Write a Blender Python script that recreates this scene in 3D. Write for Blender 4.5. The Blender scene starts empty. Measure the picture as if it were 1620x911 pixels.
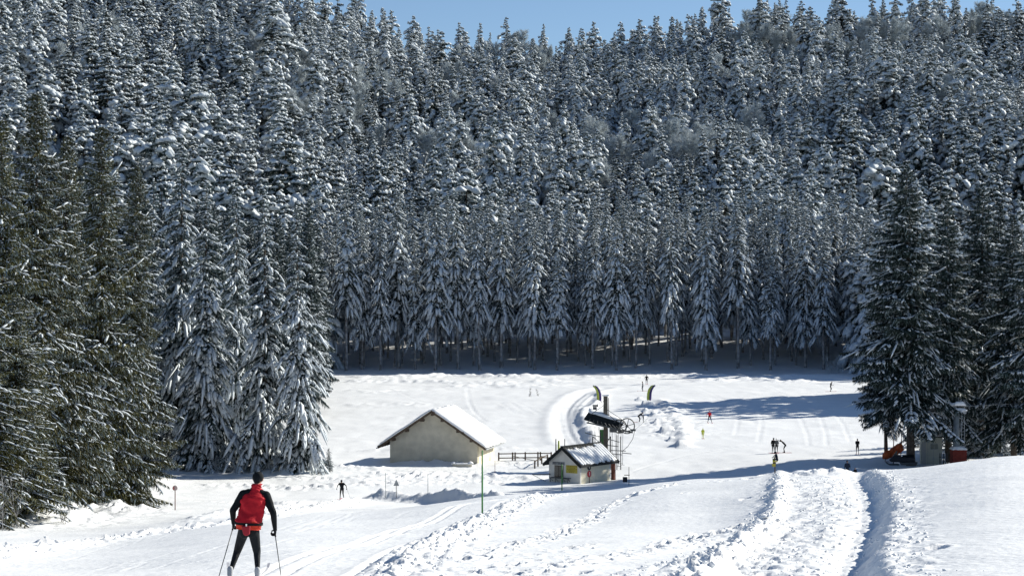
import bpy, math, random
import numpy as np
from mathutils import Vector, Matrix

SC = bpy.context.scene
COL = SC.collection
R = math.radians

# ------------------------------------------------------------------ camera, light, exposure
FPX, CX, CY = 3150.0, 810.0, 455.5          # focal length and centre in pixels of the 1620 px photograph
cam_d = bpy.data.cameras.new('camera'); cam = bpy.data.objects.new('camera', cam_d); COL.objects.link(cam)
cam.location = (0, 0, 0); cam.rotation_euler = (R(90), 0, 0)
cam_d.sensor_width = 36.0; cam_d.lens = 36.0 * FPX / 1620.0
cam_d.clip_start = 0.3; cam_d.clip_end = 20000
SC.camera = cam

SUN_AZ, SUN_EL = R(30.5), R(27)                # azimuth from +x towards +y (behind the scene, right)
w = bpy.data.worlds.new('World'); SC.world = w; w.use_nodes = True
nt = w.node_tree; bg = nt.nodes['Background']
sky = nt.nodes.new('ShaderNodeTexSky'); sky.sky_type = 'NISHITA'; sky.sun_disc = False
sky.sun_elevation = SUN_EL; sky.sun_rotation = math.pi / 2 - SUN_AZ
sky.altitude = 2200; sky.air_density = 1.0; sky.dust_density = 0.1; sky.ozone_density = 3.0
nt.links.new(sky.outputs[0], bg.inputs[0]); bg.inputs[1].default_value = 0.070
sl = bpy.data.lights.new('sun', 'SUN'); so = bpy.data.objects.new('sun', sl); COL.objects.link(so)
sl.energy = 4.6; sl.angle = R(0.53); sl.color = (1.0, 0.962, 0.865)
sd = Vector((math.cos(SUN_EL) * math.cos(SUN_AZ), math.cos(SUN_EL) * math.sin(SUN_AZ), math.sin(SUN_EL)))
so.rotation_euler = sd.to_track_quat('Z', 'Y').to_euler(); so.location = sd * 300
SC.view_settings.view_transform = 'Standard'; SC.view_settings.look = 'None'
SC.view_settings.exposure = 0.64; SC.view_settings.gamma = 1.0
SC.cycles.max_bounces = 5; SC.cycles.diffuse_bounces = 3; SC.cycles.glossy_bounces = 2
SC.cycles.transparent_max_bounces = 6; SC.cycles.volume_bounces = 0
SC.cycles.use_denoising = True

# ------------------------------------------------------------------ materials
MATS = {}
def mat(name, col, rough=0.8, spec=0.2, var=0.0, scale=3.0, bump=0.0, bscale=20.0, col2=None, metal=0.0, objvar=0.0):
    if name in MATS: return MATS[name]
    m = bpy.data.materials.new(name); m.use_nodes = True; MATS[name] = m
    t = m.node_tree; b = t.nodes['Principled BSDF']
    b.inputs['Roughness'].default_value = rough; b.inputs['Specular IOR Level'].default_value = spec
    b.inputs['Metallic'].default_value = metal
    b.inputs['Base Color'].default_value = (*col, 1)
    tc = t.nodes.new('ShaderNodeTexCoord')
    if var or col2:
        n = t.nodes.new('ShaderNodeTexNoise'); n.inputs['Scale'].default_value = scale; n.inputs['Detail'].default_value = 6
        t.links.new(tc.outputs['Object'], n.inputs['Vector'])
        cr = t.nodes.new('ShaderNodeValToRGB'); t.links.new(n.outputs['Fac'], cr.inputs['Fac'])
        c2 = col2 or tuple(c * (1 + var) for c in col); c1 = col if col2 else tuple(c * (1 - var) for c in col)
        cr.color_ramp.elements[0].position = 0.36; cr.color_ramp.elements[1].position = 0.64
        cr.color_ramp.elements[0].color = (*c1, 1); cr.color_ramp.elements[1].color = (*c2, 1)
        out = cr.outputs['Color']
        if objvar:
            oi = t.nodes.new('ShaderNodeObjectInfo'); hs = t.nodes.new('ShaderNodeHueSaturation')
            mr = t.nodes.new('ShaderNodeMapRange'); mr.inputs[3].default_value = 1 - objvar; mr.inputs[4].default_value = 1 + objvar
            t.links.new(oi.outputs['Random'], mr.inputs[0]); t.links.new(mr.outputs[0], hs.inputs['Value'])
            t.links.new(out, hs.inputs['Color']); out = hs.outputs['Color']
        t.links.new(out, b.inputs['Base Color'])
    if bump:
        n2 = t.nodes.new('ShaderNodeTexNoise'); n2.inputs['Scale'].default_value = bscale; n2.inputs['Detail'].default_value = 5
        t.links.new(tc.outputs['Object'], n2.inputs['Vector'])
        bp = t.nodes.new('ShaderNodeBump'); bp.inputs['Strength'].default_value = 1.0; bp.inputs['Distance'].default_value = bump
        t.links.new(n2.outputs['Fac'], bp.inputs['Height']); t.links.new(bp.outputs[0], b.inputs['Normal'])
    return m

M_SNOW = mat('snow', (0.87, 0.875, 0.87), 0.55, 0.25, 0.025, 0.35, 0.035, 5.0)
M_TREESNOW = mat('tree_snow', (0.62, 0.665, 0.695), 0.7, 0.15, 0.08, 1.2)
M_FROST = mat('frosted_needles', (0.28, 0.345, 0.36), 0.9, 0.1, 0.3, 1.5)
M_NEEDLE = mat('spruce_needles', (0.018, 0.033, 0.028), 0.7, 0.25, 0.4, 0.8, objvar=0.3)
M_NEEDLE_O = mat('olive_needles', (0.070, 0.068, 0.020), 0.65, 0.25, 0.4, 0.7, objvar=0.2)
M_BARK = mat('bark', (0.085, 0.07, 0.058), 0.95, 0.1, 0.35, 4.0, 0.03, 9.0)
M_FROSTBARK = mat('frosted_bark', (0.16, 0.15, 0.145), 0.95, 0.1, 0.3, 1.3, col2=(0.46, 0.46, 0.45))
M_TWIG = mat('rimed_twigs', (0.58, 0.62, 0.63), 0.95, 0.05, 0.3, 0.9)
M_TWIGD = mat('bare_twigs', (0.12, 0.10, 0.085), 0.95, 0.05, 0.3, 0.9)

# ------------------------------------------------------------------ small helpers
def tagp(o, label=None, cat=None, group=None, kind=None):
    if label: o['label'] = label
    if cat: o['category'] = cat
    if group: o['group'] = group
    if kind: o['kind'] = kind
    return o

def empty(name, loc=(0, 0, 0), rz=0.0, label=None, cat=None, group=None):
    o = bpy.data.objects.new(name, None); COL.objects.link(o)
    o.location = loc; o.rotation_euler = (0, 0, rz); o.empty_display_size = 0.3
    return tagp(o, label, cat, group)

def mesh_np(name, V, F, mi=None, mats=(), smooth=True):
    """V (n,3), F list of arrays of faces with equal vertex counts each"""
    if not isinstance(F, list): F = [F]
    F = [np.asarray(f, dtype=np.int32) for f in F if len(f)]
    me = bpy.data.meshes.new(name)
    me.vertices.add(len(V)); me.vertices.foreach_set('co', np.asarray(V, dtype=np.float32).ravel())
    nl = sum(f.size for f in F); npoly = sum(len(f) for f in F)
    me.loops.add(nl); me.polygons.add(npoly)
    me.loops.foreach_set('vertex_index', np.concatenate([f.ravel() for f in F]))
    st, tot, c = [], [], 0
    for f in F:
        k = f.shape[1]; st.append(np.arange(len(f), dtype=np.int32) * k + c); tot.append(np.full(len(f), k, dtype=np.int32)); c += f.size
    me.polygons.foreach_set('loop_start', np.concatenate(st))
    if mi is not None: me.polygons.foreach_set('material_index', np.asarray(mi, dtype=np.int32))
    me.polygons.foreach_set('use_smooth', np.full(npoly, bool(smooth)))
    for m in mats: me.materials.append(m)
    me.update(calc_edges=True); me.validate(clean_customdata=False) if False else None
    return me

def link(name, me, parent=None, loc=None, label=None, cat=None, group=None, kind=None):
    o = bpy.data.objects.new(name, me); COL.objects.link(o)
    if parent is not None: o.parent = parent
    if loc is not None: o.location = loc
    return tagp(o, label, cat, group, kind)

class MB:
    """collects boxes, tubes, prisms; build() links them as one mesh object"""
    def __init__(s): s.v = []; s.f = []; s.m = []; s.cm = 0
    def add(s, vs, fs):
        n = len(s.v); s.v += [tuple(v) for v in vs]
        for f in fs: s.f.append(tuple(i + n for i in f)); s.m.append(s.cm)
    def box(s, c, d, rot=None, bev=0.0):
        x, y, z = d[0] / 2, d[1] / 2, d[2] / 2
        vs = [Vector((i * x, j * y, k * z)) for k in (-1, 1) for i, j in ((-1, -1), (1, -1), (1, 1), (-1, 1))]
        if rot is not None: vs = [rot @ v for v in vs]
        s.add([v + Vector(c) for v in vs], [(0, 3, 2, 1), (4, 5, 6, 7), (0, 1, 5, 4), (1, 2, 6, 5), (2, 3, 7, 6), (3, 0, 4, 7)])
    def beam(s, a, b, wd, hd):
        a, b = Vector(a), Vector(b); d = b - a; L = d.length
        q = d.to_track_quat('Y', 'Z'); s.box((a + b) / 2, (wd, L, hd), q.to_matrix())
    def tube(s, pts, r, n=8, cap=True):
        pts = [Vector(p) for p in pts]
        if not hasattr(r, '__len__'): r = [r] * len(pts)
        base = len(s.v); vs = []; fs = []
        for i, p in enumerate(pts):
            d = (pts[min(i + 1, len(pts) - 1)] - pts[max(i - 1, 0)]).normalized()
            u = d.cross(Vector((0, 0, 1)))
            if u.length < 1e-3: u = Vector((1, 0, 0))
            u.normalize(); v = d.cross(u)
            for k in range(n):
                a = 2 * math.pi * k / n; vs.append(p + (u * math.cos(a) + v * math.sin(a)) * r[i])
        for i in range(len(pts) - 1):
            for k in range(n):
                a, b = i * n + k, i * n + (k + 1) % n; fs.append((a, a + n, b + n, b))
        if cap: fs.append(tuple(range(n))); fs.append(tuple(range(len(vs) - 1, len(vs) - n - 1, -1)))
        s.add(vs, fs)
    def prism(s, poly, t0, t1, axis='y', rot=None, loc=(0, 0, 0)):
        n = len(poly); vs = []
        for t in (t0, t1):
            for a, b in poly: vs.append(Vector((a, t, b)) if axis == 'y' else Vector((t, a, b)) if axis == 'x' else Vector((a, b, t)))
        if rot is not None: vs = [rot @ v for v in vs]
        fs = [tuple(range(n)), tuple(range(2 * n - 1, n - 1, -1))] + [(i, i + n, (i + 1) % n + n, (i + 1) % n) for i in range(n)]
        s.add([v + Vector(loc) for v in vs], fs)
    def build(s, name, mats, parent=None, smooth=False, bevel=0.0, **kw):
        me = bpy.data.meshes.new(name); me.from_pydata(s.v, [], s.f)
        mats = mats if isinstance(mats, (list, tuple)) else [mats]
        for m in mats: me.materials.append(m)
        me.polygons.foreach_set('material_index', s.m)
        me.polygons.foreach_set('use_smooth', [smooth] * len(s.f)); me.update()
        import bmesh
        bm = bmesh.new(); bm.from_mesh(me); bmesh.ops.recalc_face_normals(bm, faces=bm.faces); bm.to_mesh(me); bm.free()
        o = link(name, me, parent, **kw)
        if bevel:
            bv = o.modifiers.new('b', 'BEVEL'); bv.width = bevel; bv.segments = 2; bv.limit_method = 'ANGLE'
        return o

# ------------------------------------------------------------------ noise
def _hash(ix, iy, seed):
    h = (ix.astype(np.int64) * 374761393 + iy.astype(np.int64) * 668265263 + seed * 974634777) & 0xffffffff
    h = ((h ^ (h >> 13)) * 1274126177) & 0xffffffff
    return ((h ^ (h >> 16)) & 0xffff) / 65535.0
def vnoise(x, y, seed=0):
    ix, iy = np.floor(x), np.floor(y); fx, fy = x - ix, y - iy
    fx = fx * fx * fx * (fx * (fx * 6 - 15) + 10); fy = fy * fy * fy * (fy * (fy * 6 - 15) + 10)
    a = _hash(ix, iy, seed); b = _hash(ix + 1, iy, seed); c = _hash(ix, iy + 1, seed); d = _hash(ix + 1, iy + 1, seed)
    return (a + (b - a) * fx) * (1 - fy) + (c + (d - c) * fx) * fy - 0.5
def fbm(x, y, sc, oct=4, seed=0, gain=0.5):
    r = 0; a = 1.0
    for o in range(oct):
        r = r + a * vnoise(x / sc * 2 ** o + 17.3 * o, y / sc * 2 ** o - 9.1 * o, seed + o); a *= gain
    return r

# ------------------------------------------------------------------ base terrain: height by direction and distance
_cols = [-700, 100, 500, 850, 1100, 1300, 1620, 2400]
_prof = [
 [(0,-1.7),(15,-3.2),(25,-4.2),(34,-5.0),(45,-6.3),(60,-8.1),(85,-10.9),(110,-13.2),(130,-14.8),(150,-16.2),(175,-17.6),(200,-18.6),(230,-19.1)],
 [(0,-1.7),(15,-3.2),(25,-4.2),(34,-5.0),(45,-6.3),(60,-8.1),(85,-10.9),(110,-13.4),(130,-15.1),(150,-16.5),(175,-18.0),(200,-18.9),(230,-19.1)],
 [(0,-1.7),(15,-3.2),(25,-4.2),(34,-4.9),(45,-5.9),(60,-7.35),(85,-9.9),(110,-12.5),(130,-14.55),(150,-16.45),(172,-18.3),(190,-19.0),(230,-19.2)],
 [(0,-1.7),(15,-3.2),(25,-4.1),(34,-4.9),(45,-5.9),(60,-7.15),(85,-9.15),(100,-10.3),(120,-12.9),(150,-16.9),(172,-19.0),(200,-19.6),(230,-19.2)],
 [(0,-1.7),(15,-3.1),(25,-4.1),(34,-4.9),(45,-5.9),(60,-6.95),(75,-7.65),(90,-8.65),(110,-11.5),(150,-16.9),(180,-19.2),(200,-19.6),(230,-19.2)],
 [(0,-1.7),(15,-3.0),(25,-3.9),(34,-4.65),(45,-5.5),(60,-6.3),(80,-7.4),(100,-9.7),(130,-13.6),(160,-16.2),(178,-17.1),(200,-18.5),(230,-19.0)],
 [(0,-1.7),(15,-2.7),(25,-3.7),(34,-4.3),(45,-4.75),(60,-5.3),(70,-5.95),(90,-8.3),(130,-13.0),(160,-15.6),(190,-17.8),(212,-18.6),(235,-18.8)],
 [(0,-1.7),(15,-2.6),(25,-3.4),(34,-3.9),(45,-4.3),(60,-4.9),(80,-6.4),(100,-9),(130,-13.0),(160,-15.6),(190,-17.0),(212,-17.6),(240,-17.8)],
]
_far = [(262,-19.0),(290,-18.85),(330,-17.9),(365,-17.8),(410,-18.2),(440,-18.9),(448,-18.6),(500,-12.5),(525,-10.2)]
_sky = [(-700,-100),(0,-80),(200,-55),(330,-42),(450,-22),(530,-12),(600,2),(700,18),(780,32),(860,46),(930,52),(1000,42),(1060,20),(1150,0),(1230,-6),(1320,2),(1400,-10),(1500,-14),(1560,-2),(1620,0),(2400,-20)]
def ridge_dist(u): return 900 - 130 * np.clip((600 - u) / 600, 0, 1.2)
_ug = np.arange(-700, 2401, 20.0); _dg = np.concatenate([np.arange(0, 300, 1.0), np.arange(300, 1600, 4.0)])
def _build_table():
    T = np.zeros((len(_ug), len(_dg)))
    cols = []
    for u, p in zip(_cols, _prof):
        rd = ridge_dist(u); top = np.interp(u, [a for a, b in _sky], [b for a, b in _sky])
        zr = (CY - (top + 90)) / FPX * rd
        cols.append(p + _far)
    C = np.array([np.interp(_dg, [a for a, b in c], [b for a, b in c]) for c in cols])
    tt = (np.interp(_ug, _cols, np.arange(len(_cols))))
    for i, t in enumerate(tt):
        k = min(int(t), len(_cols) - 2); f = t - k; f = f * f * (3 - 2 * f)
        T[i] = C[k] * (1 - f) + C[k + 1] * f
        u = _ug[i]; rd = float(ridge_dist(u)); top = np.interp(u, [a for a, b in _sky], [b for a, b in _sky])
        zr = (CY - (top + 90)) / FPX * rd
        far = _dg > 525
        s = (_dg[far] - 525) / (rd - 525)
        up = -10.2 + (zr + 10.2) * np.clip(s, 0, 1) ** 1.04
        dn = np.clip(_dg[far] - rd, 0, None) * 0.30
        T[i, far] = up - dn
    # smooth along distance and direction
    for _ in range(3):
        P = np.pad(T, ((0, 0), (1, 1)), 'edge'); T = (P[:, :-2] + 2 * T + P[:, 2:]) / 4
    for _ in range(4):
        P = np.pad(T, ((0, 0), (1, 1)), 'edge'); T = (P[:, :-2] + 2 * T + P[:, 2:]) / 4
        P = np.pad(T, ((1, 1), (0, 0)), 'edge'); T = (P[:-2] + 2 * T + P[2:]) / 4
    return T
_T = _build_table()
def base_z(x, y):
    x = np.asarray(x, dtype=float); y = np.asarray(y, dtype=float)
    u = CX + FPX * x / np.maximum(y, 15.0); u = np.clip(u, -699, 2399)
    d = np.clip(y, 0, 1590)
    fu = (u + 700) / 20.0; iu = np.clip(fu.astype(int), 0, len(_ug) - 2); fu = fu - iu
    near = d < 300
    fd = np.where(near, d, 300 + (d - 300) / 4.0); idd = np.clip(fd.astype(int), 0, len(_dg) - 2); fd = fd - idd
    a = _T[iu, idd]; b = _T[iu + 1, idd]; c = _T[iu, idd + 1]; e = _T[iu + 1, idd + 1]
    z = (a * (1 - fu) + b * fu) * (1 - fd) + (c * (1 - fu) + e * fu) * fd
    return z + np.where(y < 0, -y * 0.06, 0)
def gz(x, y): return float(base_z(x, y))
def hit(u, v, dmin=14.0, dmax=1200.0):
    """first ground point seen at photograph pixel (u, v)"""
    d = np.arange(dmin, dmax, 0.1); x = (u - CX) / FPX * d; zr = -(v - CY) / FPX * d
    g = base_z(x, d) >= zr
    i = int(np.argmax(g)) if g.any() else len(d) - 1
    return x[i], d[i]
def at(u, d):
    x = (u - CX) / FPX * d
    return Vector((x, d, gz(x, d)))
def poly(pts, **kw): return np.array([hit(u, v, **kw) for u, v in pts])
# ------------------------------------------------------------------ ground relief
def seg_dist(X, Y, P, closed=False):
    """distance to a polyline, signed side (+ left of travel), and arc length at the nearest point"""
    best = np.full(X.shape, 1e9); sgn = np.zeros(X.shape); arc = np.zeros(X.shape); acc = 0.0
    n = len(P) - 1
    for i in range(n):
        a, b = P[i], P[i + 1]; d = b - a; L = math.hypot(*d) + 1e-9
        t = np.clip(((X - a[0]) * d[0] + (Y - a[1]) * d[1]) / L ** 2, 0, 1)
        dx = X - (a[0] + t * d[0]); dy = Y - (a[1] + t * d[1]); q = np.hypot(dx, dy)
        m = q < best; best[m] = q[m]; sgn[m] = np.sign(d[0] * dy - d[1] * dx)[m]; arc[m] = (acc + t * L)[m]; acc += L
    return best, sgn, arc
def dense(P, step=2.0):
    """smooth a polyline (Catmull-Rom)"""
    P = np.asarray(P, float); Q = np.vstack([2 * P[0] - P[1], P, 2 * P[-1] - P[-2]]); out = []
    for i in range(1, len(Q) - 2):
        n = max(2, int(np.hypot(*(Q[i + 1] - Q[i])) / step))
        for t in np.arange(n) / n:
            out.append(0.5 * (2 * Q[i] + (Q[i + 1] - Q[i - 1]) * t + (2 * Q[i - 1] - 5 * Q[i] + 4 * Q[i + 1] - Q[i + 2]) * t * t + (3 * Q[i] - Q[i - 1] - 3 * Q[i + 1] + Q[i + 2]) * t ** 3))
    out.append(P[-1]); return np.array(out)

FEAT = []
def feat(fn, P, reach, bb_pad=None):
    FEAT.append((fn, P, reach))
def ridge(P, wd, h, lump=0.0, ls=0.4, seed=1, step=2.0):
    P = dense(P, step)
    def fn(X, Y):
        d, s, a = seg_dist(X, Y, P); g = np.exp(-(d / wd) ** 2)
        tot = a / max(a.max(), 1e-6); g = g * np.clip(np.minimum(tot, 1 - tot) * 12 + 0.15, 0, 1)
        mod = 0.75 + 0.9 * fbm(X, Y, ls * 6, 2, seed + 40)
        z = g * h * mod
        if lump: z = z + np.sqrt(g) * lump * (np.abs(fbm(X, Y, ls, 4, seed)) * 2.2 + 0.5 * fbm(X, Y, ls * .45, 2, seed + 9))
        return z
    feat(fn, P, wd * 3 + 0.5)
def groove(P, wd, depth, off=0.0, rim=0.3, step=1.5):
    P = dense(P, step)
    def fn(X, Y):
        d, s, a = seg_dist(X, Y, P); q = np.abs(d * s - off)
        return -depth * np.exp(-(q / wd) ** 2) + rim * depth * np.exp(-((q - 2.1 * wd) / wd) ** 2)
    feat(fn, P, wd * 4 + abs(off) + 0.3)
def prints(P, gap, r, depth, seed=3, jit=0.15, lump=0.05):
    P = dense(P, 0.7); rg = random.Random(seed); L = np.r_[0, np.cumsum(np.hypot(*np.diff(P, axis=0).T))]
    s = 0.0; k = 0
    while s < L[-1]:
        x = np.interp(s, L, P[:, 0]) + rg.uniform(-jit, jit) + (0.16 if k % 2 else -0.16); y = np.interp(s, L, P[:, 1]) + rg.uniform(-jit, jit)
        rr = r * rg.uniform(.8, 1.25); dd = depth * rg.uniform(.6, 1.3); c = np.array([[x, y], [x + .01, y + .01]])
        def fn(X, Y, x=x, y=y, rr=rr, dd=dd, sd=seed):
            q = np.hypot((X - x) * 1.15, (Y - y) * 0.75) / rr
            return -dd * np.exp(-q ** 4) + 0.35 * dd * np.exp(-((q - 1.45) / .40) ** 2) * (1 + 1.6 * fbm(X, Y, .3, 2, sd))
        feat(fn, c, rr * 4); s += gap * rg.uniform(.8, 1.2); k += 1

# tractor path over the knoll, right foreground
PATH = np.array([(3.55, 24.), (4.35, 31.), (5.68, 38.5), (7.95, 50.), (10.15, 63.), (12.3, 78.), (14.2, 90.)])
PATHd = dense(PATH, 1.0)
def path_half(Y): return np.interp(Y, [25, 34, 60, 90], [1.10, 1.22, 1.45, 1.65])
def f_path(X, Y):
    d, s, a = seg_dist(X, Y, PATHd); q = d * s * -1.0      # + to the right of travel (+x)
    hw = path_half(Y) + 0.16 * fbm(X, Y, 1.1, 3, 5); e = np.abs(q)
    inside = 1 / (1 + np.exp((e - hw) / np.where(q > 0, .12, .07)))
    dep = 0.19 + 0.23 * np.clip(q / hw, 0, 1) ** 1.3
    z = -dep * inside
    z += inside * 0.10 * (fbm(X, Y, 0.34, 4, 8) + 0.6 * np.abs(fbm(X, Y, .2, 3, 12))) * np.clip(1.15 - q / hw, 0.12, 1)
    z += inside * -0.03 * np.exp(-((q - hw * .58) / .09) ** 2) + inside * -0.03 * np.exp(-((q - hw * .80) / .07) ** 2)
    bank = np.exp(-((e - hw - 0.28) / 0.26) ** 2)
    z += bank * np.where(q < 0, 0.13, 0.05) * (0.8 + 1.2 * fbm(X, Y, 1.3, 2, 14))
    z += bank * np.where(q < 0, .11, .06) * np.abs(fbm(X, Y, 0.30, 4, 21)) + 0.06 * np.exp(-((e - hw - .5) / .7) ** 2) * np.clip(np.abs(fbm(X, Y, .3, 3, 22)) - .12, 0, 1) * 2
    fade = 1 / (1 + np.exp((Y - 84) / 2.0))
    # pushed-up lip at the far end of the path
    z += np.exp(-((Y - 83.) / 1.6) ** 2) * np.clip(1.3 - e / hw, 0, 1) * (.16 + .8 * np.abs(fbm(X, Y, .6, 4, 31)))
    return z * fade
feat(f_path, PATH, 6.0)
# rough lumps spilling left at the foot of the path
ridge(poly([(1010, 908), (1090, 898), (1150, 880), (1205, 850), (1232, 820)]), 0.42, 0.10, 0.09, 0.34, 61, .5)
ridge(poly([(1060, 925), (1140, 905), (1190, 878)]), 0.45, 0.08, 0.11, 0.3, 63, .5)
ridge(poly([(840, 912), (930, 890), (1020, 880), (1110, 862), (1180, 838)]), 0.3, 0.02, 0.06, 0.3, 64, .5)
# footprints across the slope
prints(poly([(1066, 768), (1035, 776), (992, 788), (955, 806), (921, 826), (885, 842), (850, 857), (800, 873), (740, 892)]), 0.55, 0.15, 0.15, 3, 0.16)
prints(poly([(1222, 818), (1175, 834), (1129, 848), (1090, 860), (1053, 872)]), 0.6, 0.14, 0.12, 4, 0.15)
prints(poly([(1190, 830), (1120, 842), (1060, 866), (1000, 880), (952, 886), (850, 903), (760, 921)]), 0.5, 0.13, 0.10, 5, 0.2)
prints(poly([(1205, 757), (1180, 762), (1100, 766), (1062, 770)]), 1.6, 0.18, 0.14, 6, 0.3)
prints(poly([(775, 905), (860, 884), (930, 866)]), 0.8, .13, .09, 9, .25)
for (uu, vv) in ((1189, 789), (1096, 781), (1500, 864), (1187, 755), (760, 905), (820, 896), (935, 905)):
    prints(poly([(uu - 2, vv), (uu + 3, vv)]), 3.0, 0.2, 0.12, int(uu), 0.0)
# groomed ski trail: banks each side and classic tracks
R_EDGE = poly([(540, 925), (575, 905), (640, 868), (700, 840), (762, 812), (812, 797), (850, 784)])
L_EDGE = poly([(-80, 897), (0, 884), (110, 866), (240, 848), (350, 832), (440, 817), (520, 803), (592, 794)])
ridge(R_EDGE + np.array([0.42, 0]), 0.30, 0.10, 0.14, 0.40, 71, .6)
ridge(R_EDGE + np.array([1.05, 0.3]), 0.42, 0.03, 0.09, 0.4, 72, .6)
ridge(L_EDGE + np.array([-0.3, .6]), 0.7, 0.20, 0.16, 0.5, 73)
ridge(poly([(300, 828), (380, 815), (450, 806), (520, 800), (580, 796)]) , 0.9, 0.3, .15, .6, 74)
for pl in ([(395, 921), (470, 888), (560, 860), (640, 836), (715, 808), (760, 797), (800, 789)],
           [(560, 915), (640, 872), (700, 846), (745, 822), (800, 800), (830, 791)]):
    P_ = poly(pl)
    for o_ in (-0.22, 0.22): groove(P_, 0.075, 0.055, o_, 0.25)
rg = random.Random(8)
for k in range(16):     # skating marks
    u0 = rg.uniform(60, 520); v0 = rg.uniform(850, 905); du = rg.uniform(60, 150)
    groove(poly([(u0, v0), (u0 + du, v0 - du * rg.uniform(.12, .3))]), 0.06, 0.012, 0, 0.4, 1.0)
for k in range(10):
    u0 = rg.uniform(420, 640); v0 = rg.uniform(815, 850); du = rg.uniform(40, 110)
    groove(poly([(u0, v0), (u0 + du, v0 - du * .25)]), 0.08, 0.013, 0, 0.4, 1.0)
# snow bank on the far side of the trail, shaded side to the camera
FB = [(575, 172), (600, 171), (650, 168), (700, 165), (760, 160), (815, 152), (850, 146)]
FBP = np.array([((u - CX) / FPX * d, d) for u, d in FB])
ridge(FBP, 1.2, 1.6, 0.18, 0.8, 81)
ridge(poly([(440, 800), (470, 797), (505, 797)]), 0.8, .3, .2, .6, 82)
for pl in ([(425, 803), (500, 799), (575, 797), (640, 797)], [(405, 806), (480, 802), (560, 800)], [(250, 789), (420, 798), (470, 800)], [(270, 800), (350, 803), (430, 803)]):
    groove(poly(pl), .16, .09)
# meadow: trodden lines, groomed runs, banks
ridge(poly([(560, 714), (650, 713), (770, 713), (850, 712)], dmin=160), .8, .42, .15, 1, 91)
for vv, u0, u1, hh in ((757, 440, 860, .14), (765, 560, 830, .12), (750, 590, 800, .12), (742, 340, 620, .12), (735, 640, 850, .08), (770, 330, 540, .13)):
    P_ = poly([(u0 + (u1 - u0) * t, vv + 2.0 * math.sin(t * 7 + u0)) for t in np.linspace(0, 1, 7)], dmin=100); ridge(P_, 1.4, hh * .4, hh * 2.1, .9, int(vv), 6)
for vv, u0, u1, hh in ((597, 540, 870, .5), (606, 545, 900, .4), (611, 700, 880, .3), (598, 900, 1320, .45), (604, 1090, 1290, .5), (620, 545, 640, .25), (596, 1240, 1330, .5), (640, 560, 680, .2)):
    P_ = poly([(u0 + (u1 - u0) * t, vv + 1.2 * math.sin(t * 9 + vv)) for t in np.linspace(0, 1, 8)]); ridge(P_, 2.6, hh, hh * .8, 2.5, int(vv + u0), 8)
for vv, u0, u1 in ((602, 540, 900), (609, 920, 1300), (594, 600, 1100)):
    groove(poly([(u0 + (u1 - u0) * t, vv + math.sin(t * 5 + vv)) for t in np.linspace(0, 1, 6)]), 1.8, .35, 0, .3, 6)
# curved groomed lane left of the lift
groove(poly([(957, 614), (930, 620), (908, 632), (893, 650), (889, 670), (896, 692), (905, 705)]), 1.0, 0.14, 0, 1.2)
LB = poly([(952, 622), (946, 640), (928, 650), (924, 665), (932, 682), (942, 700), (946, 712)])
ridge(LB, .9, .8, .12, 1.2, 95)
for k, pl in enumerate(([(935, 625), (912, 645), (905, 665), (915, 690), (925, 705)], [(940, 628), (918, 648), (912, 668), (922, 695), (930, 707)], [(925, 622), (902, 642), (897, 660), (903, 685), (915, 703)])):
    groove(poly(pl), .28, .10)
# fenced play area: blocks of piled snow along its left side
for (uu, vv, hh) in ((1003, 631, 1.5), (1011, 642, 1.5), (1024, 656, 1.6), (1031, 668, 1.6), (1040, 684, 1.7), (1052, 696, 1.5), (1065, 705, .9), (1014, 649, .8)):
    c_ = poly([(uu + 4, vv + 2), (uu + 14, vv + 2)]); ridge(np.vstack([c_, c_[1:] + .2]), 1.3, hh * .7, .08, 1.5, uu)
ridge(poly([(1040, 631), (1058, 645), (1070, 662), (1080, 682), (1083, 700), (1072, 708)]), 1.0, .35, .12, 1.2, 97)
ridge(poly([(1040, 640), (1055, 668), (1066, 692)]), 3.0, .12, .2, 1.0, 98)
# piste stripes on the right
for pl in ([(1285, 622), (1310, 645), (1332, 668), (1345, 700)], [(1262, 625), (1292, 650), (1305, 680), (1308, 705)], [(1235, 632), (1262, 655), (1276, 685), (1280, 706)],
           [(1200, 640), (1205, 665), (1200, 700)], [(1160, 640), (1168, 660), (1163, 690)], [(1310, 622), (1345, 645), (1372, 668)], [(1210, 610), (1250, 630), (1270, 645)], [(1100, 612), (1130, 625), (1160, 640)],
           [(740, 612), (745, 640), (757, 657), (775, 668), (830, 671)], [(738, 615), (741, 636), (752, 655)], [(620, 613), (640, 625), (670, 637)],
           [(808, 638), (825, 649), (845, 656)], [(815, 636), (835, 645), (852, 654)], [(790, 637), (812, 652)], [(800, 671), (880, 672)],
           [(1110, 740), (1250, 739)], [(1000, 745), (1090, 720), (1180, 705)]):
    groove(poly(pl, dmin=120), .20, .035, 0, .5)
# bumpy bank with buried branches in front of the left trees
ridge(poly([(40, 838), (75, 822), (105, 812), (150, 812), (185, 818)]), 2.6, .9, .45, 1.6, 101)
ridge(poly([(60, 835), (120, 828), (175, 826)]), 1.5, .3, .35, 1.0, 102)
ridge(poly([(180, 790), (215, 770), (240, 745)]), 3.0, .5, .15, 2, 103)
for (uu, dd_, rr_) in ((318, 208, 3.2), (425, 207, 3.2), (487, 204, 3.0), (455, 203, 1.6), (250, 215, 3), (380, 206, 2)):
    p_ = at(uu, dd_); ridge(np.array([(p_.x - .6, p_.y), (p_.x + .6, p_.y)]), rr_, .55, .35, 1.2, uu)
ridge(poly([(618, 733), (680, 735), (740, 734)], dmin=150), 1.2, .25, .15, 1, 111)

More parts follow.
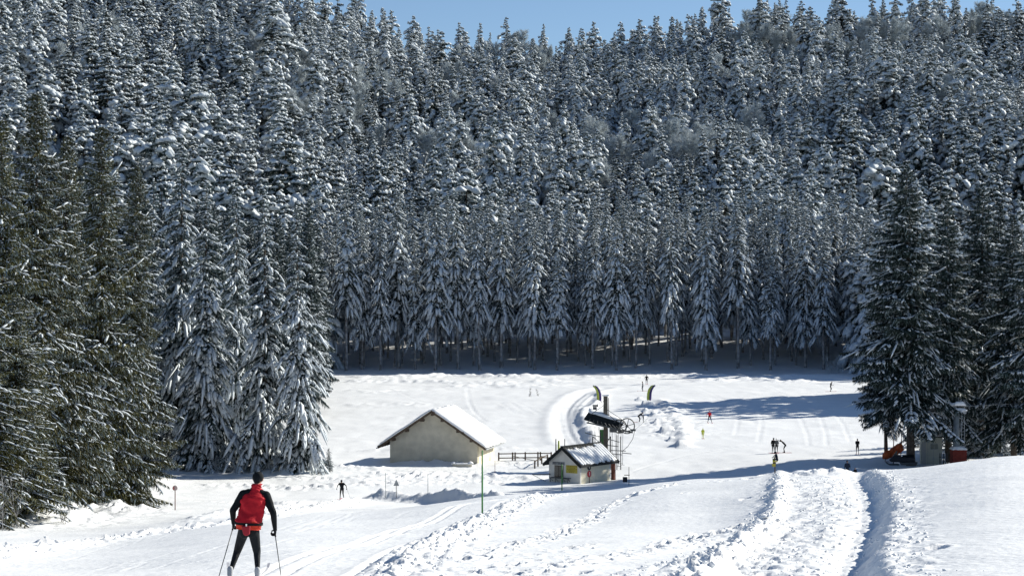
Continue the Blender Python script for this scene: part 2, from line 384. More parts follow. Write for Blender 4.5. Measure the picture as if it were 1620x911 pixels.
def ground_z(X, Y):
    X = np.asarray(X, float); Y = np.asarray(Y, float)
    sh = X.shape; X = X.ravel(); Y = Y.ravel()
    Z = base_z(X, Y)
    Z = Z + 0.22 * fbm(X, Y, 14., 3, 2) * np.clip((Y - 5) / 30, 0, 1) + 0.05 * fbm(X, Y, 3.0, 3, 6) + np.where(Y < 130, 0.016 * fbm(X, Y * .6, .9, 3, 7), 0)
    Z = Z + np.where((Y > 95) & (Y < 440), 0.14 * np.clip(np.abs(fbm(X, Y * .5, 4.5, 3, 16)) - .05, 0, 1), 0)
    hill = np.clip((Y - 445) / 60, 0, 1); Z = Z + hill * (3.0 * fbm(X, Y, 60., 3, 33) + .5 * fbm(X, Y, 8, 2, 34)) + np.clip((Y - 520) / 80, 0, 1) * np.clip((960 - Y) / 120, .3, 1) * 13 * fbm(X * 1.25 + Y * .25, Y * .6, 75., 2, 53)
    for fn, P, reach in FEAT:
        x0, y0 = P.min(0) - reach; x1, y1 = P.max(0) + reach
        m = np.nonzero((X > x0) & (X < x1) & (Y > y0) & (Y < y1))[0]
        if len(m): Z[m] += fn(X[m], Y[m])
    return Z.reshape(sh)
def G(x, y): return float(ground_z(np.array([x]), np.array([y]))[0])
def on(u, d, dz=0.0):
    x = (u - CX) / FPX * d
    return Vector((x, d, G(x, d) + dz))
def onv(u, v, dz=0.0, **kw):
    x, d = hit(u, v, **kw); return Vector((x, d, G(x, d) + dz))

def build_ground():
    ys = list(np.arange(-60, 18, 4.0)); y = 18.0
    while y < 445: ys.append(y); y += max(0.10, y * 0.0050)
    while y < 1500: ys.append(y); y += 8.0 if y < 1000 else 25
    ys = np.array(ys)
    ts = np.concatenate([-np.geomspace(3.2, 0.31, 40), np.linspace(-0.30, 0.30, 640), np.geomspace(0.31, 3.2, 40)])
    Tt, Yy = np.meshgrid(ts, ys); X = Tt * (np.maximum(Yy, 0) + 25.0)
    Z = ground_z(X, Yy)
    V = np.stack([X, Yy, Z], -1).reshape(-1, 3); nx = len(ts); ny = len(ys)
    # normals of the whole sheet, so the pieces join without a seam
    gx = np.gradient(V.reshape(ny, nx, 3), axis=1); gy = np.gradient(V.reshape(ny, nx, 3), axis=0)
    N = np.cross(gx, gy); N /= np.linalg.norm(N, axis=-1, keepdims=True); N = N.reshape(-1, 3)
    i, j = np.meshgrid(np.arange(ny - 1), np.arange(nx - 1), indexing='ij'); a = (i * nx + j).ravel()
    F = np.stack([a, a + 1, a + nx + 1, a + nx], 1); C = V[F].mean(1)
    reg = np.zeros(len(F), int)                                   # 0 open slope
    reg[C[:, 1] > 181] = 1; reg[C[:, 1] > 444] = 2                # meadow, forest floor
    m = np.nonzero((C[:, 1] < 84) & (C[:, 1] > 24) & (C[:, 0] > 1))[0]
    d, s, _ = seg_dist(C[m, 0], C[m, 1], PATHd); reg[m[d < path_half(C[m, 1])]] = 3
    m = np.nonzero((C[:, 1] > 25) & (C[:, 1] < 110))[0]
    xr = np.interp(C[m, 1], R_EDGE[:, 1], R_EDGE[:, 0]); xl = np.interp(C[m, 1], L_EDGE[::-1, 1] if L_EDGE[0, 1] > L_EDGE[-1, 1] else L_EDGE[:, 1], L_EDGE[::-1, 0] if L_EDGE[0, 1] > L_EDGE[-1, 1] else L_EDGE[:, 0])
    reg[m[(C[m, 0] > xl) & (C[m, 0] < xr)]] = 4
    for k, nm in enumerate(('snow_slope_ground', 'meadow_snow_ground', 'forest_floor_ground', 'trodden_snow_path', 'groomed_ski_trail_path')):
        f = F[reg == k]; idx, inv = np.unique(f, return_inverse=True); f = inv.reshape(f.shape)
        me = mesh_np(nm, V[idx], f, None, [M_SNOW], True)
        me.normals_split_custom_set_from_vertices(N[idx].tolist())
        link(nm, me, kind='structure', label={0: 'open snow slope with footprints in the foreground', 1: 'flat sunlit snow meadow', 2: 'shaded snow under the forest', 3: 'trodden snow path over the knoll', 4: 'groomed ski trail with two pairs of tracks'}[k])
build_ground()

# loose clods of snow along banks and path
def build_clods():
    rg = np.random.default_rng(4); pts = []; sz = []
    def along(P, n, sp, s0, s1):
        P = dense(P, 1.0); k = rg.integers(0, len(P), n); q = P[k] + rg.normal(0, sp, (n, 2)); pts.append(q); sz.append(s0 + (s1 - s0) * rg.random(n) ** 3)
    along(PATH[:-1] + [1.75, 0], 900, .30, .012, .05); along(PATH[:-1] - [1.75, 0], 900, .30, .012, .07)
    along(PATH[:-1], 900, .6, .012, .05)
    along(R_EDGE + [.8, 0], 900, .32, .015, .07); along(L_EDGE, 600, .4, .015, .08); along(poly([(1010, 908), (1150, 880), (1232, 820)]), 300, .4, .012, .05)
    q = np.vstack(pts); s = np.concatenate(sz); z = ground_z(q[:, 0], q[:, 1])
    t = (1 + 5 ** .5) / 2; ico = np.array([(-1, t, 0), (1, t, 0), (-1, -t, 0), (1, -t, 0), (0, -1, t), (0, 1, t), (0, -1, -t), (0, 1, -t), (t, 0, -1), (t, 0, 1), (-t, 0, -1), (-t, 0, 1)]) / 1.9
    fi = np.array([(0, 11, 5), (0, 5, 1), (0, 1, 7), (0, 7, 10), (0, 10, 11), (1, 5, 9), (5, 11, 4), (11, 10, 2), (10, 7, 6), (7, 1, 8), (3, 9, 4), (3, 4, 2), (3, 2, 6), (3, 6, 8), (3, 8, 9), (4, 9, 5), (2, 4, 11), (6, 2, 10), (8, 6, 7), (9, 8, 1)])
    n = len(s); V = ico[None] * (s[:, None, None] * (0.6 + .8 * rg.random((n, 12, 1)))) * np.array([1, 1, .75]); V = V + np.stack([q[:, 0], q[:, 1], z + s * .2], 1)[:, None]
    F = fi[None] + (np.arange(n) * 12)[:, None, None]
    link('snow_clods', mesh_np('snow_clods', V.reshape(-1, 3), F.reshape(-1, 3), None, [M_SNOW], True), kind='stuff', label='loose clods of snow thrown up along the path and trail edges')
build_clods()
# ------------------------------------------------------------------ conifers
UP = np.array([0, 0, 1.0])
def nrm(a): return a / np.maximum(np.linalg.norm(a, axis=-1, keepdims=True), 1e-9)
def spindles(P0, P1, W, Hh, sag=0.0):
    """tapered pillows from P0 to P1 with a triangular section: (verts, tris)"""
    n = len(P0); D = P1 - P0; L = np.linalg.norm(D, axis=1, keepdims=True); d = D / np.maximum(L, 1e-9)
    S = np.cross(d, UP); bad = np.linalg.norm(S, axis=1) < 0.05; S[bad] = (1, 0, 0); S = nrm(S); T = nrm(np.cross(S, d))
    V = np.zeros((n, 8, 3)); V[:, 0] = P0; V[:, 7] = P1
    for k, (s, q) in enumerate(((0.28, 1.0), (0.72, 0.85))):
        c = P0 + D * s - UP * sag * L * 0.5 * (s if k else s)
        V[:, 1 + 3 * k] = c - S * W[:, None] * q; V[:, 2 + 3 * k] = c + T * Hh[:, None] * q; V[:, 3 + 3 * k] = c + S * W[:, None] * q
    V[:, 7] -= UP * sag * L
    f = np.array([(0, 2, 1), (0, 3, 2), (0, 1, 3), (1, 2, 5), (1, 5, 4), (2, 3, 6), (2, 6, 5), (3, 1, 4), (3, 4, 6), (4, 5, 7), (5, 6, 7), (6, 4, 7)])
    return V.reshape(-1, 3), (f[None] + (np.arange(n) * 8)[:, None, None]).reshape(-1, 3)
def needles(P, D, L, W, rg):
    n = len(P); d = nrm(D); S = nrm(np.cross(d, nrm(rg.normal(size=(n, 3))))); V = np.zeros((n, 3, 3))
    V[:, 0] = P - S * W[:, None]; V[:, 1] = P + S * W[:, None]; V[:, 2] = P + d * L[:, None]
    return V.reshape(-1, 3), np.arange(3 * n).reshape(-1, 3)

class Acc:
    def __init__(s): s.V = []; s.F = []; s.M = []; s.n = 0
    def add(s, vf, m):
        V, F = vf; s.V.append(V); s.F.append(F + s.n); s.M.append(np.full(len(F), m) if np.isscalar(m) else m); s.n += len(V)
    def mesh(s, name, mats): return mesh_np(name, np.vstack(s.V), np.vstack(s.F), np.concatenate(s.M), mats, True)

def trunk_mesh(name, H, r0, bm=None, stubs=0, cb=0.3, rg=None, lean=0.0):
    A = Acc(); n = 9; hs = np.array([0, .02, .1, .3, .55, .8, 1.0]) * H * .985; rs = r0 * np.array([1.45, 1.15, .95, .78, .5, .24, .03])
    an = np.arange(n) * 2 * np.pi / n
    V = np.stack([np.stack([np.cos(an) * r, np.sin(an) * r, np.full(n, h)], 1) for h, r in zip(hs, rs)]).reshape(-1, 3)
    V[:n, 2] -= 1.2
    F = []
    for i in range(len(hs) - 1):
        for k in range(n):
            a, b = i * n + k, i * n + (k + 1) % n; F += [(a, b, b + n), (a, b + n, a + n)]
    A.add((V, np.array(F)), 0)
    if stubs:
        h = rg.uniform(.06, cb + .1, stubs) * H; az = rg.uniform(0, 2 * np.pi, stubs); L = rg.uniform(.4, 1.6, stubs) * np.interp(h / H, [0, cb], [.7, 1.2])
        P0 = np.stack([np.cos(az) * r0 * .6, np.sin(az) * r0 * .6, h], 1); P1 = P0 + np.stack([np.cos(az) * L, np.sin(az) * L, -L * rg.uniform(-.05, .35, stubs)], 1)
        A.add(spindles(P0, P1, np.full(stubs, .035), np.full(stubs, .05)), 1)
    return A.mesh(name, [bm or M_BARK, M_FROSTBARK])

def conifer(name, seed, H=32., Rr=3.6, cb=.3, nb=220, sp=.5, el_top=25, el_bot=-18, droop=.35, snow=.8, frost=.3, tw=3, twl=.45, sw=.17, shl=.38,
            nm=None, shape=.8, botcut=.75, r0=.26, stubs=0, gaps=.06, tip_up=.0, axis_snow=1.0, nw=.05, skew=None, tip=0.0, rag=0.0, lowbare=0.0):
    rg = np.random.default_rng(seed); A = Acc()
    hb = cb * H
    tb = (np.arange(nb) + rg.random(nb)) / nb; tb = 1 - (1 - tb) ** 1.0
    az0 = np.arange(nb) * 2.39996 + rg.normal(0, .35, nb)
    ph = rg.uniform(0, 6.28, 6)
    sp_, ep_, sw_, shh_ = [], [], [], []; gp0, gp1, gw = [], [], []; tp, td, tl, tm = [], [], [], []
    for i in range(nb):
        t = tb[i]; az = az0[i]
        if rg.random() < gaps: continue
        prof = (1 - t) ** shape * min(1.0, botcut + (1 - botcut) * t / .14 if t < .14 else 1.0) + .035
        lob = 1 + .16 * math.sin(az * 2 + ph[0] + t * 7) + .12 * math.sin(az * 3 + ph[1] - t * 13) + .10 * math.sin(t * 31 + ph[2])
        if skew: lob *= 1 + skew[0] * math.cos(az - skew[1])
        L = Rr * prof * lob * rg.uniform(.72 - rag * .8, 1.12 + rag * .6)
        if L < .12: L = .12
        h = hb + (H - hb) * t
        el = math.tan(R(el_bot + (el_top - el_bot) * t ** 1.3 + rg.normal(0, 5 + rag * 40))); dr = droop * (1.1 - .5 * t) * rg.uniform(.7, 1.3)
        n = max(3, int(L / sp) + 1); s = (np.arange(n) + .6) / n
        c, sn = math.cos(az), math.sin(az)
        def pt(q): 
            r = L * q * (1 - .12 * dr * q); z = h + L * (el * q - dr * q * q + tip_up * q ** 4)
            return np.stack([c * r, sn * r, z * np.ones_like(q)], -1)
        Pc = pt(s); Tn = nrm(pt(s + .02) - pt(s - .02)); S = np.array([-sn, c, 0.])
        # shoots to both sides
        for side in (-1, 1):
            sl_ = np.clip(L * shl * (1.08 - s) * rg.uniform(.75, 1.25, n), .10 + .03 * L, 1.9)
            D = nrm(Tn * rg.uniform(.55, .95, (n, 1)) + S * side * rg.uniform(.5, .9, (n, 1)) - UP * (.12 + .55 * dr) * rg.uniform(.6, 1.3, (n, 1)))
            P1 = Pc + D * sl_[:, None]
            gp0.append(Pc); gp1.append(P1 - UP * .06 * sl_[:, None]); gw.append(np.full(n, .5 * sw + .03) * np.clip(sl_ / .8, .45, 1.2))
            m = rg.random(n) < snow * (1 - lowbare * (1 - t))
            if m.any():
                q0 = rg.uniform(0, .45, (m.sum(), 1)); q1 = q0 + rg.uniform(.4, .8, (m.sum(), 1)); dv = P1[m] - Pc[m]
                sp_.append(Pc[m] + dv * q0 + UP * .04); ep_.append(Pc[m] + dv * q1); q = sw * rg.uniform(.7, 1.35, m.sum()) * np.clip(sl_[m] / .8, .5, 1.3); sw_.append(q)
            if tw:
                k = n * tw; ii = np.repeat(np.arange(n), tw); q = rg.random((k, 1)); base = Pc[ii] * (1 - q) + P1[ii] * q
                tp.append(base); td.append(D[ii] * .7 - UP * rg.uniform(.3, 1.5, (k, 1)) + rg.normal(0, .35, (k, 3)))
                tl.append(twl * rg.uniform(.4, 1.2, k) * np.clip(sl_[ii] / .7, .5, 1.3)); tm.append(rg.random(k) < frost)
        if tip and rg.random() < snow + .1:
            for _ in range(1 if L < 1.6 else 2):
                q0 = rg.uniform(.45, .75); tp_ = pt(np.array([q0, min(q0 + rg.uniform(.3, .45), 1.1)])); off = S * rg.normal(0, .12) * L
                sp_.append(tp_[:1] + off + UP * .06); ep_.append(tp_[1:] + off * 1.6 - UP * .08 * L); sw_.append(np.array([tip * np.clip(L / 2.4, .4, 1.25) * rg.uniform(.65, 1.35)]))
        # branch axis
        a = pt(np.array([0.04, .5, 1.0]))
        gp0.append(a[:2]); gp1.append(a[1:]); gw.append(np.array([.09, .07]))
        if rg.random() < snow * axis_snow:
            m = max(2, int(L / (sp * 1.7))); q = np.linspace(.12, 1.04, m + 1); b = pt(q) + UP * .05; ok = rg.random(m) < .78
            sp_.append(b[:-1][ok]); ep_.append((b[1:] + (b[1:] - b[:-1]) * .15)[ok]); sw_.append((sw * 1.1 * np.clip(L / 2, .55, 1.15) * rg.uniform(.6, 1.45, m))[ok])
    P0 = np.vstack(gp0); P1 = np.vstack(gp1); W = np.concatenate(gw)
    A.add(spindles(P0, P1, W, W * .5), 0)
    if tp:
        TP = np.vstack(tp); TD = np.vstack(td); TL = np.concatenate(tl); TM = np.concatenate(tm)
        A.add(needles(TP, TD, TL, np.full(len(TP), nw) * rg.uniform(.6, 1.4, len(TP)), rg), np.where(TM, 2, 0))
    if sp_:
        S0 = np.vstack(sp_); S1 = np.vstack(ep_); W = np.concatenate(sw_)
        S0 = S0 + UP * .02; S1 = S1 + UP * .05
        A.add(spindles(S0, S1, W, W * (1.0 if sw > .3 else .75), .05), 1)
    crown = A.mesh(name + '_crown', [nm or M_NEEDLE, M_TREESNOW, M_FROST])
    trunk = trunk_mesh(name + '_trunk', H, r0, M_FROSTBARK if stubs else M_BARK, stubs, cb, rg)
    return crown, trunk, H

def bare_tree(name, seed, H=20., Rr=4.5, frost=True, depth=4, ntw=3):
    rg = np.random.default_rng(seed); P0, P1, W = [], [], []
    def grow(p, d, L, w, lv):
        n = 3; q = p.copy()
        for k in range(n):
            d = nrm(d + rg.normal(0, .13, 3) + UP * .04); e = q + d * L / n; P0.append(q); P1.append(e); W.append(w * (1 - .2 * k)); q2 = e
            if lv < depth:
                for _ in range(2 if k else (1 if lv else 0)):
                    dd = nrm(d + nrm(rg.normal(size=3)) * rg.uniform(.55, .95)); grow(e, dd, L * rg.uniform(.5, .72), w * .55, lv + 1)
            q = q2
    grow(np.array([0, 0, H * .3]), np.array([0, 0, 1.]), H * .42, .16, 0)
    P0 = np.array(P0); P1 = np.array(P1); W = np.array(W); ctr = np.array([0, 0, H * .3])
    sc = np.array([Rr / max(np.percentile(np.abs(P1[:, 0]), 98), 1), Rr / max(np.percentile(np.abs(P1[:, 1]), 98), 1), .7 * H / max((P1[:, 2] - ctr[2]).max(), 1)])
    P0 = ctr + (P0 - ctr) * sc; P1 = ctr + (P1 - ctr) * sc
    A = Acc(); A.add(spindles(P0, P1 + (P1 - P0) * .2, np.maximum(W * .6, .022), np.maximum(W * .6, .022)), 0)
    fine = np.nonzero(W < .05)[0]; ii = np.repeat(fine, ntw); q = rg.random((len(ii), 1)); B = P0[ii] * (1 - q) + P1[ii] * q
    A.add(needles(B, (P1[ii] - P0[ii]) + rg.normal(0, .5, (len(ii), 3)), rg.uniform(.5, 1.3, len(ii)), np.full(len(ii), .035), rg), 1)
    crown = A.mesh(name + '_crown', [M_TWIG if frost else M_BARK, M_TWIG if frost else M_TWIGD])
    return crown, trunk_mesh(name + '_trunk', H * .45, .22, M_BARK), H

# variants ---------------------------------------------------------------
NEAR_OLIVE = [conifer('olive_spruce', 11 + k, 28, 4.4, .02, 480, .36, 20, -8, .34, .58, .26, 13, .50, .078, .36, M_NEEDLE_O, .70, .85, .33, 0, .03, .10, .9, .035, None, 0, .22, .62) for k in range(2)]
NEAR_SNOWY = [conifer('drooping_spruce', 21 + k, 28, 4.9, .03, 250, .36, 12, -24, .50, .95, .45, 9, .5, .15, .40, None, .88, .85, .33, 0, .12, .05, 1.0, .04, None, .17, .16, .28) for k in range(2)]
NEAR_DARK = [conifer('dark_fir', 31 + k, 32, 7.0, (.19, .12)[k], 330, .42, 16, -6, .28, .38, .18, 13, .62, .135, .38, None, .74, .92, .45, 0, .09, .12, .9, .05, (.16, math.pi), .10, .12) for k in range(2)]
EDGE = [conifer('edge_spruce', 41 + k, 34, 3.0 + .2 * k, (.34, .28, .40, .22, .31)[k], 150, .52, 20, -30, .62, .92, .38, 8, .6, .19, .40, None, .58, .7, .27, 60, .10, 0, 1.0, .055, None, .26, .10, .35) for k in range(5)]
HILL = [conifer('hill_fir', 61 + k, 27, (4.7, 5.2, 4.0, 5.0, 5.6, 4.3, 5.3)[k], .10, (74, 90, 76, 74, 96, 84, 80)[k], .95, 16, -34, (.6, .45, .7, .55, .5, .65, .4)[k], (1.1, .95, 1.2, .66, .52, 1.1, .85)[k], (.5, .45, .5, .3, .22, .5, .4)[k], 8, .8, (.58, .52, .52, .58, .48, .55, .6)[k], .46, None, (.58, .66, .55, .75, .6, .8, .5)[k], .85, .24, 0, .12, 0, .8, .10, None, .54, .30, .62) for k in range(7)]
BARE = [bare_tree('rimed_beech', 81 + k, 19 + 2 * k, 4.4 + .4 * k, True, 4, 7) for k in range(3)]
YOUNG = conifer('young_fir', 91, 9, 2.2, .03, 110, .3, 15, -12, .35, .75, .3, 5, .3, .11, .4, None, .7, .8, .12, 0, .05, 0, 1.2, .035)
for nm_, vs in (('olive', NEAR_OLIVE), ('snowy', NEAR_SNOWY), ('dark', NEAR_DARK), ('edge', EDGE), ('hill', HILL), ('bare', BARE)): print(nm_, [len(v[0].polygons) for v in vs])

TREES = []      # (u, d, variant, scale H, width factor, rot, label, category, group)
def tree(name, kind, var, x, y, hs, ws, rot, label, cat, group, z=None):
    crown, trunk, H = var
    e = empty(name, (x, y, (G(x, y) if z is None else z) - .05), rot, label, cat, group); e.rotation_euler = (rgt.gauss(0, .012), rgt.gauss(0, .012), rot); s = hs / H; e.scale = (ws * s, ws * s, s)
    c = link('crown', crown, e); t = link('trunk', trunk, e)
    return e
rgt = random.Random(77)
def ordn(k): return ('first second third fourth fifth sixth seventh eighth ninth tenth eleventh twelfth thirteenth fourteenth fifteenth sixteenth seventeenth eighteenth nineteenth twentieth'.split())[k]

# near trees, one by one: u, distance, top row, variant, width, label
near = [
 (0, 121, 190, NEAR_OLIVE[1], 1.0, 'dark green spruce cut by the left edge of the picture'),
 (62, 132, 150, NEAR_OLIVE[0], 1.05, 'tallest olive green spruce of the left clump, pointed top with snow flecks'),
 (158, 146, 200, NEAR_OLIVE[1], 1.0, 'broad olive spruce closing the right side of the left clump'),
 (98, 139, 215, NEAR_OLIVE[1], .9, 'olive spruce tucked behind the tallest one of the left clump'),
 (112, 150, 235, NEAR_OLIVE[0], .95, 'olive spruce standing between the two big ones of the left clump'),
 (205, 163, 262, NEAR_OLIVE[0], .85, 'slimmer snowy spruce just behind the left clump, nearest the round sign'),
 (25, 114, 470, NEAR_OLIVE[0], 1.25, 'low wide dark spruce in front of the left clump above the snowy mound'),
 (-45, 110, 330, NEAR_OLIVE[1], 1.2, 'near dark spruce whose branches enter from the left edge'),
 (323, 206, 288, NEAR_SNOWY[0], .95, 'snowy drooping spruce with bare dark trunk, leftmost of the middle three'),
 (420, 207, 300, NEAR_SNOWY[1], .9, 'snowy drooping spruce in the centre of the middle three, above the red skier'),
 (477, 203, 328, NEAR_SNOWY[0], .88, 'snowy drooping spruce nearest the barn, rightmost of the middle three'),
 (285, 216, 215, NEAR_SNOWY[1], .85, 'tall thin spruce behind and left of the bare-trunked snowy spruce'),
 (243, 222, 285, NEAR_SNOWY[0], .9, 'spruce in the gap between the left clump and the middle three'),
 (372, 225, 290, NEAR_SNOWY[1], .85, 'narrow spruce behind, between the first two of the middle three'),
 (1441, 207, 254, NEAR_DARK[0], .92, 'tallest dark fir beside the piste with long branches reaching left'),
 (1500, 213, 312, NEAR_DARK[0], .84, 'snow-patched dark fir standing over the snowy lift pylon'),
 (1552, 220, 290, NEAR_DARK[0], .82, 'dark narrow-topped fir directly behind the pylon'),
 (1604, 211, 338, NEAR_DARK[1], .85, 'dark fir to the right of the pylon under the cable'),
 (1402, 219, 392, NEAR_DARK[0], .62, 'smaller dark fir on the piste side of the tallest one, above the orange netting'),
 (1650, 205, 300, NEAR_DARK[0], .8, 'dark fir cut by the right edge of the picture'),
 (1578, 225, 320, NEAR_DARK[1], .85, 'dark fir in second row between pylon and picture edge'),
]
POS = []
for k, (u, d, top, var, wf, lab) in enumerate(near):
    p = on(u, d); h = (-(top - CY) / FPX * d) - p.z
    s = wf * (1.0 if h > 24 else 24 / h if h > 16 else 1.2)
    tree('dark_fir' if var in NEAR_DARK else 'spruce_tree', 0, var, p.x, p.y, h, wf if h > 20 else wf * 1.3, rgt.uniform(0, 6.28) if var not in NEAR_DARK else rgt.uniform(-.3, .3), lab, 'tree', 'large spruces and firs round the meadow'); POS.append((p.x, p.y, 4.2))
for (u, d, h, lab) in ((352, 204, 3.2, 'small snow-bent fir at the foot of the first middle spruce'), (403, 205, 2.6, 'low fir bough clump at the foot of the central spruce'), (520, 205, 2.4, 'small fir bough beside the rightmost middle spruce'),
                       (455, 202, 1.8, 'tiny fir half buried in snow between two middle spruces'), (265, 209, 4.5, 'young fir under the gap left of the middle three'), (302, 208, 5.5, 'young fir pressed against the bare-trunked spruce'), (1546, 220, 6.0, 'young fir right of the red pylon base'), (1474, 231, 7.5, 'bushy young fir behind the cream cabin'), (1510, 232, 8, 'bushy young fir behind the lift pylon'), (1535, 230, 7, 'bushy young fir behind and right of the pylon'), (1572, 228, 7.5, 'bushy young fir under the second fir from the picture edge'), (1612, 226, 8, 'bushy young fir nearest the right picture edge'), (1448, 236, 6, 'bushy young fir behind the trunk left of the cabin'), (1640, 224, 7, 'bushy young fir cut by the right picture edge'), (1590, 205, 3.0, 'young fir under the dark fir by the cable')):
    p = on(u, d); tree('young_fir', 0, YOUNG, p.x, p.y, h, 1.3, rgt.uniform(0, 6), lab, 'young tree', 'young firs at the feet of the big trees')

# front row of the plantation edge
front = [(548, 292), (573, 345), (602, 350), (631, 300), (657, 372), (689, 300), (725, 300), (759, 335), (793, 300), (846, 345), (881, 405), (937, 345), (975, 335), (1006, 385), (1063, 330), (1117, 330), (1168, 325), (1219, 405), (1274, 330), (1303, 360)]
for k, (u, top) in enumerate(front):
    d = 446 + (0, 3, 1, 5, 2)[k % 5]; p = on(u, d); h = (-(top - CY) / FPX * d) - p.z; h = max(h, 22)
    nm_ = 'between the barn and the left trees' if u < 620 else 'behind the barn' if u < 800 else 'behind the lift' if u < 1010 else 'right of the lift'
    tree('edge_spruce', 0, EDGE[(k * 3 + k // 4) % 5], p.x, p.y, h, rgt.uniform(.92, 1.12) * (30 / h if h < 30 else 1), rgt.uniform(0, 6.28),
         f'{ordn(k)} snow-laden spruce from left in the front row, {nm_}', 'tree', 'front row of tall bare-trunked spruces at the forest edge'); POS.append((p.x, p.y, 3.0))

# everything behind: jittered positions
cand = []
def scatter(y0, y1, sp, umin, umax, kind, mind):
    y = y0
    while y < y1:
        x0 = (umin(y) - CX) / FPX * y; x1 = (umax(y) - CX) / FPX * y; x = x0 + rgt.uniform(0, sp)
        while x < x1:
            px, py = x + rgt.uniform(-.33, .33) * sp, y + rgt.uniform(-.33, .33) * sp
            if all((px - a) ** 2 + (py - b) ** 2 > (mind + r * .35) ** 2 for a, b, r in POS): cand.append((px, py, kind))
            x += sp
        y += sp * .87
scatter(454, 500, 7.0, lambda y: 500, lambda y: 1390, 'strip', 2.0)
scatter(172, 452, 8.2, lambda y: -120, lambda y: np.interp(y, [172, 205, 240, 275, 330, 452], [180, 215, 380, 470, 488, 500]), 'left', 3.0)
scatter(318, 344, 7.6, lambda y: 1402, lambda y: 1760, 'right', 3.0)
scatter(408, 452, 7.6, lambda y: np.interp(y, [408, 452], [1395, 1325]), lambda y: 1800, 'right', 3.0)
scatter(516, 650, 10.6, lambda y: -150, lambda y: 1780, 'hill', 2.0)
scatter(650, 965, 9.6, lambda y: -150, lambda y: 1780, 'hill', 2.0)
scatter(453, 520, 7.4, lambda y: -150, lambda y: 505, 'hill', 2.0); scatter(453, 520, 7.4, lambda y: 1385, lambda y: 1780, 'hill', 2.0)
specs = []
for (x, y, kind) in cand:
    u = CX + FPX * x / y; rd = float(ridge_dist(u))
    if y > rd + 45: continue
    if kind == 'hill':
        nv = float(fbm(np.array([x]), np.array([y]), 55., 2, 123)[0])
        if rgt.random() < .03 + (0.22 if nv > .16 else 0) * np.clip((y - 560) / 100, 0, 1) * (1.4 if u > 1150 else 1): specs.append((y, x, 'bare', rgt.randrange(3), rgt.uniform(15, 24), rgt.uniform(.9, 1.3))); specs.append((y + 2.5, x + rgt.uniform(-2, 2), 'hill', rgt.randrange(7), rgt.uniform(9, 15), rgt.uniform(1.1, 1.4)))
        else:
            n1 = float(fbm(np.array([x]), np.array([y]) * .7, 45., 3, 211)[0]); n2 = float(fbm(np.array([x]), np.array([y]), 38., 2, 307)[0]); q_ = n1 + rgt.gauss(0, .13)
            v_ = rgt.choice((3, 4)) if q_ < -.13 else rgt.choice((6, 1, 3)) if q_ < .02 else rgt.choice((0, 1, 5, 6)) if q_ < .2 else rgt.choice((0, 2, 5))
            specs.append((y, x, 'hill', v_, (1 + .5 * n2) * rgt.triangular(15, 38, 28) * (.86 if y > 660 else 1.0) + (4 if u < 450 else 0), rgt.uniform(.95, 1.3) * (1.15 if u < 450 else 1)))
    elif kind == 'strip': specs.append((y, x, 'edge', rgt.randrange(5), rgt.uniform(28, 38), rgt.uniform(.85, 1.1)))
    elif kind == 'left': specs.append((y, x, 'dark', rgt.randrange(2), rgt.uniform(24, 32), rgt.uniform(.52, .68)) if y < 400 else (y, x, 'hill', rgt.randrange(4), rgt.uniform(26, 34), rgt.uniform(.85, 1.1)))
    else: specs.append((y, x, 'hill', rgt.randrange(4), rgt.uniform(25, 32), rgt.uniform(.95, 1.2)))
specs.sort(); n_ind = 300 - len(near) - len(front); stuff = []; cnt = 0
print('trees', len(specs))
zs = ground_z(np.array([s[1] for s in specs]), np.array([s[0] for s in specs]))
VARS = {'snowy': NEAR_SNOWY, 'dark': NEAR_DARK, 'edge': EDGE, 'hill': HILL, 'bare': BARE}
# which of them show largest: paint crowns from far to near into a small buffer of ids
BW, BH = 540, 304; buf = np.full((BH, BW), -1)
items = [(y, x, h, wf * 4.6 * h / 30, i, z) for i, ((y, x, kd, vi, h, wf), z) in enumerate(zip(specs, zs))]
for k, (u, d, top, var, wf, lab) in enumerate(near): p = at(u, d); items.append((d, p.x, -(top - CY) / FPX * d - p.z, 4.8 * wf, -2, p.z))
for k, (u, top) in enumerate(front): p = at(u, 446); items.append((446, p.x, -(top - CY) / FPX * 446 - p.z, 3.3, -2, p.z))
for y, x, h, rr_, i, z in sorted(items, reverse=True):
    uc = (CX + FPX * x / y) / 3; v0 = (CY - FPX * (z + h) / y) / 3; v1 = (CY - FPX * (z + h * .12) / y) / 3; hw = FPX * rr_ / y / 3
    for v in range(max(0, int(v0)), min(BH, int(v1) + 1)):
        f = max(0.0, (v - v0) / (v1 - v0 + 1e-6)); a_ = int(round(uc - hw * f ** .7)); b_ = int(round(uc + hw * f ** .7))
        if b_ >= 0 and a_ < BW: buf[v, max(a_, 0):min(b_ + 1, BW)] = i
area = np.bincount(buf[buf >= 0].ravel(), minlength=len(specs))
rank = [i for i in np.argsort(-area) if specs[i][2] != 'bare' and area[i] > 3][:n_ind]; chosen = set(rank)
MARK = [(-80, 'the left picture edge'), (62, 'the tallest olive spruce'), (158, 'the broad olive spruce'), (205, 'the round-sign spruce'), (323, 'the leftmost middle spruce'), (420, 'the central middle spruce'), (477, 'the spruce nearest the barn')]
MARK += [(u, f'the {ordn(k)} front-row spruce') for k, (u, t) in enumerate(front)] + [(1396, 'the smaller dark fir'), (1441, 'the tallest dark fir'), (1499, 'the fir over the pylon'), (1552, 'the fir behind the pylon'), (1604, 'the fir under the cable'), (1700, 'the right picture edge')]
def nth(k): return ordn(k) if k < 20 else f'{k + 1}th' if (k + 1) % 10 not in (1, 2, 3) or 10 < (k + 1) % 100 < 14 else f"{k + 1}{ {1: 'st', 2: 'nd', 3: 'rd'}[(k + 1) % 10]}"
seen_n = {}
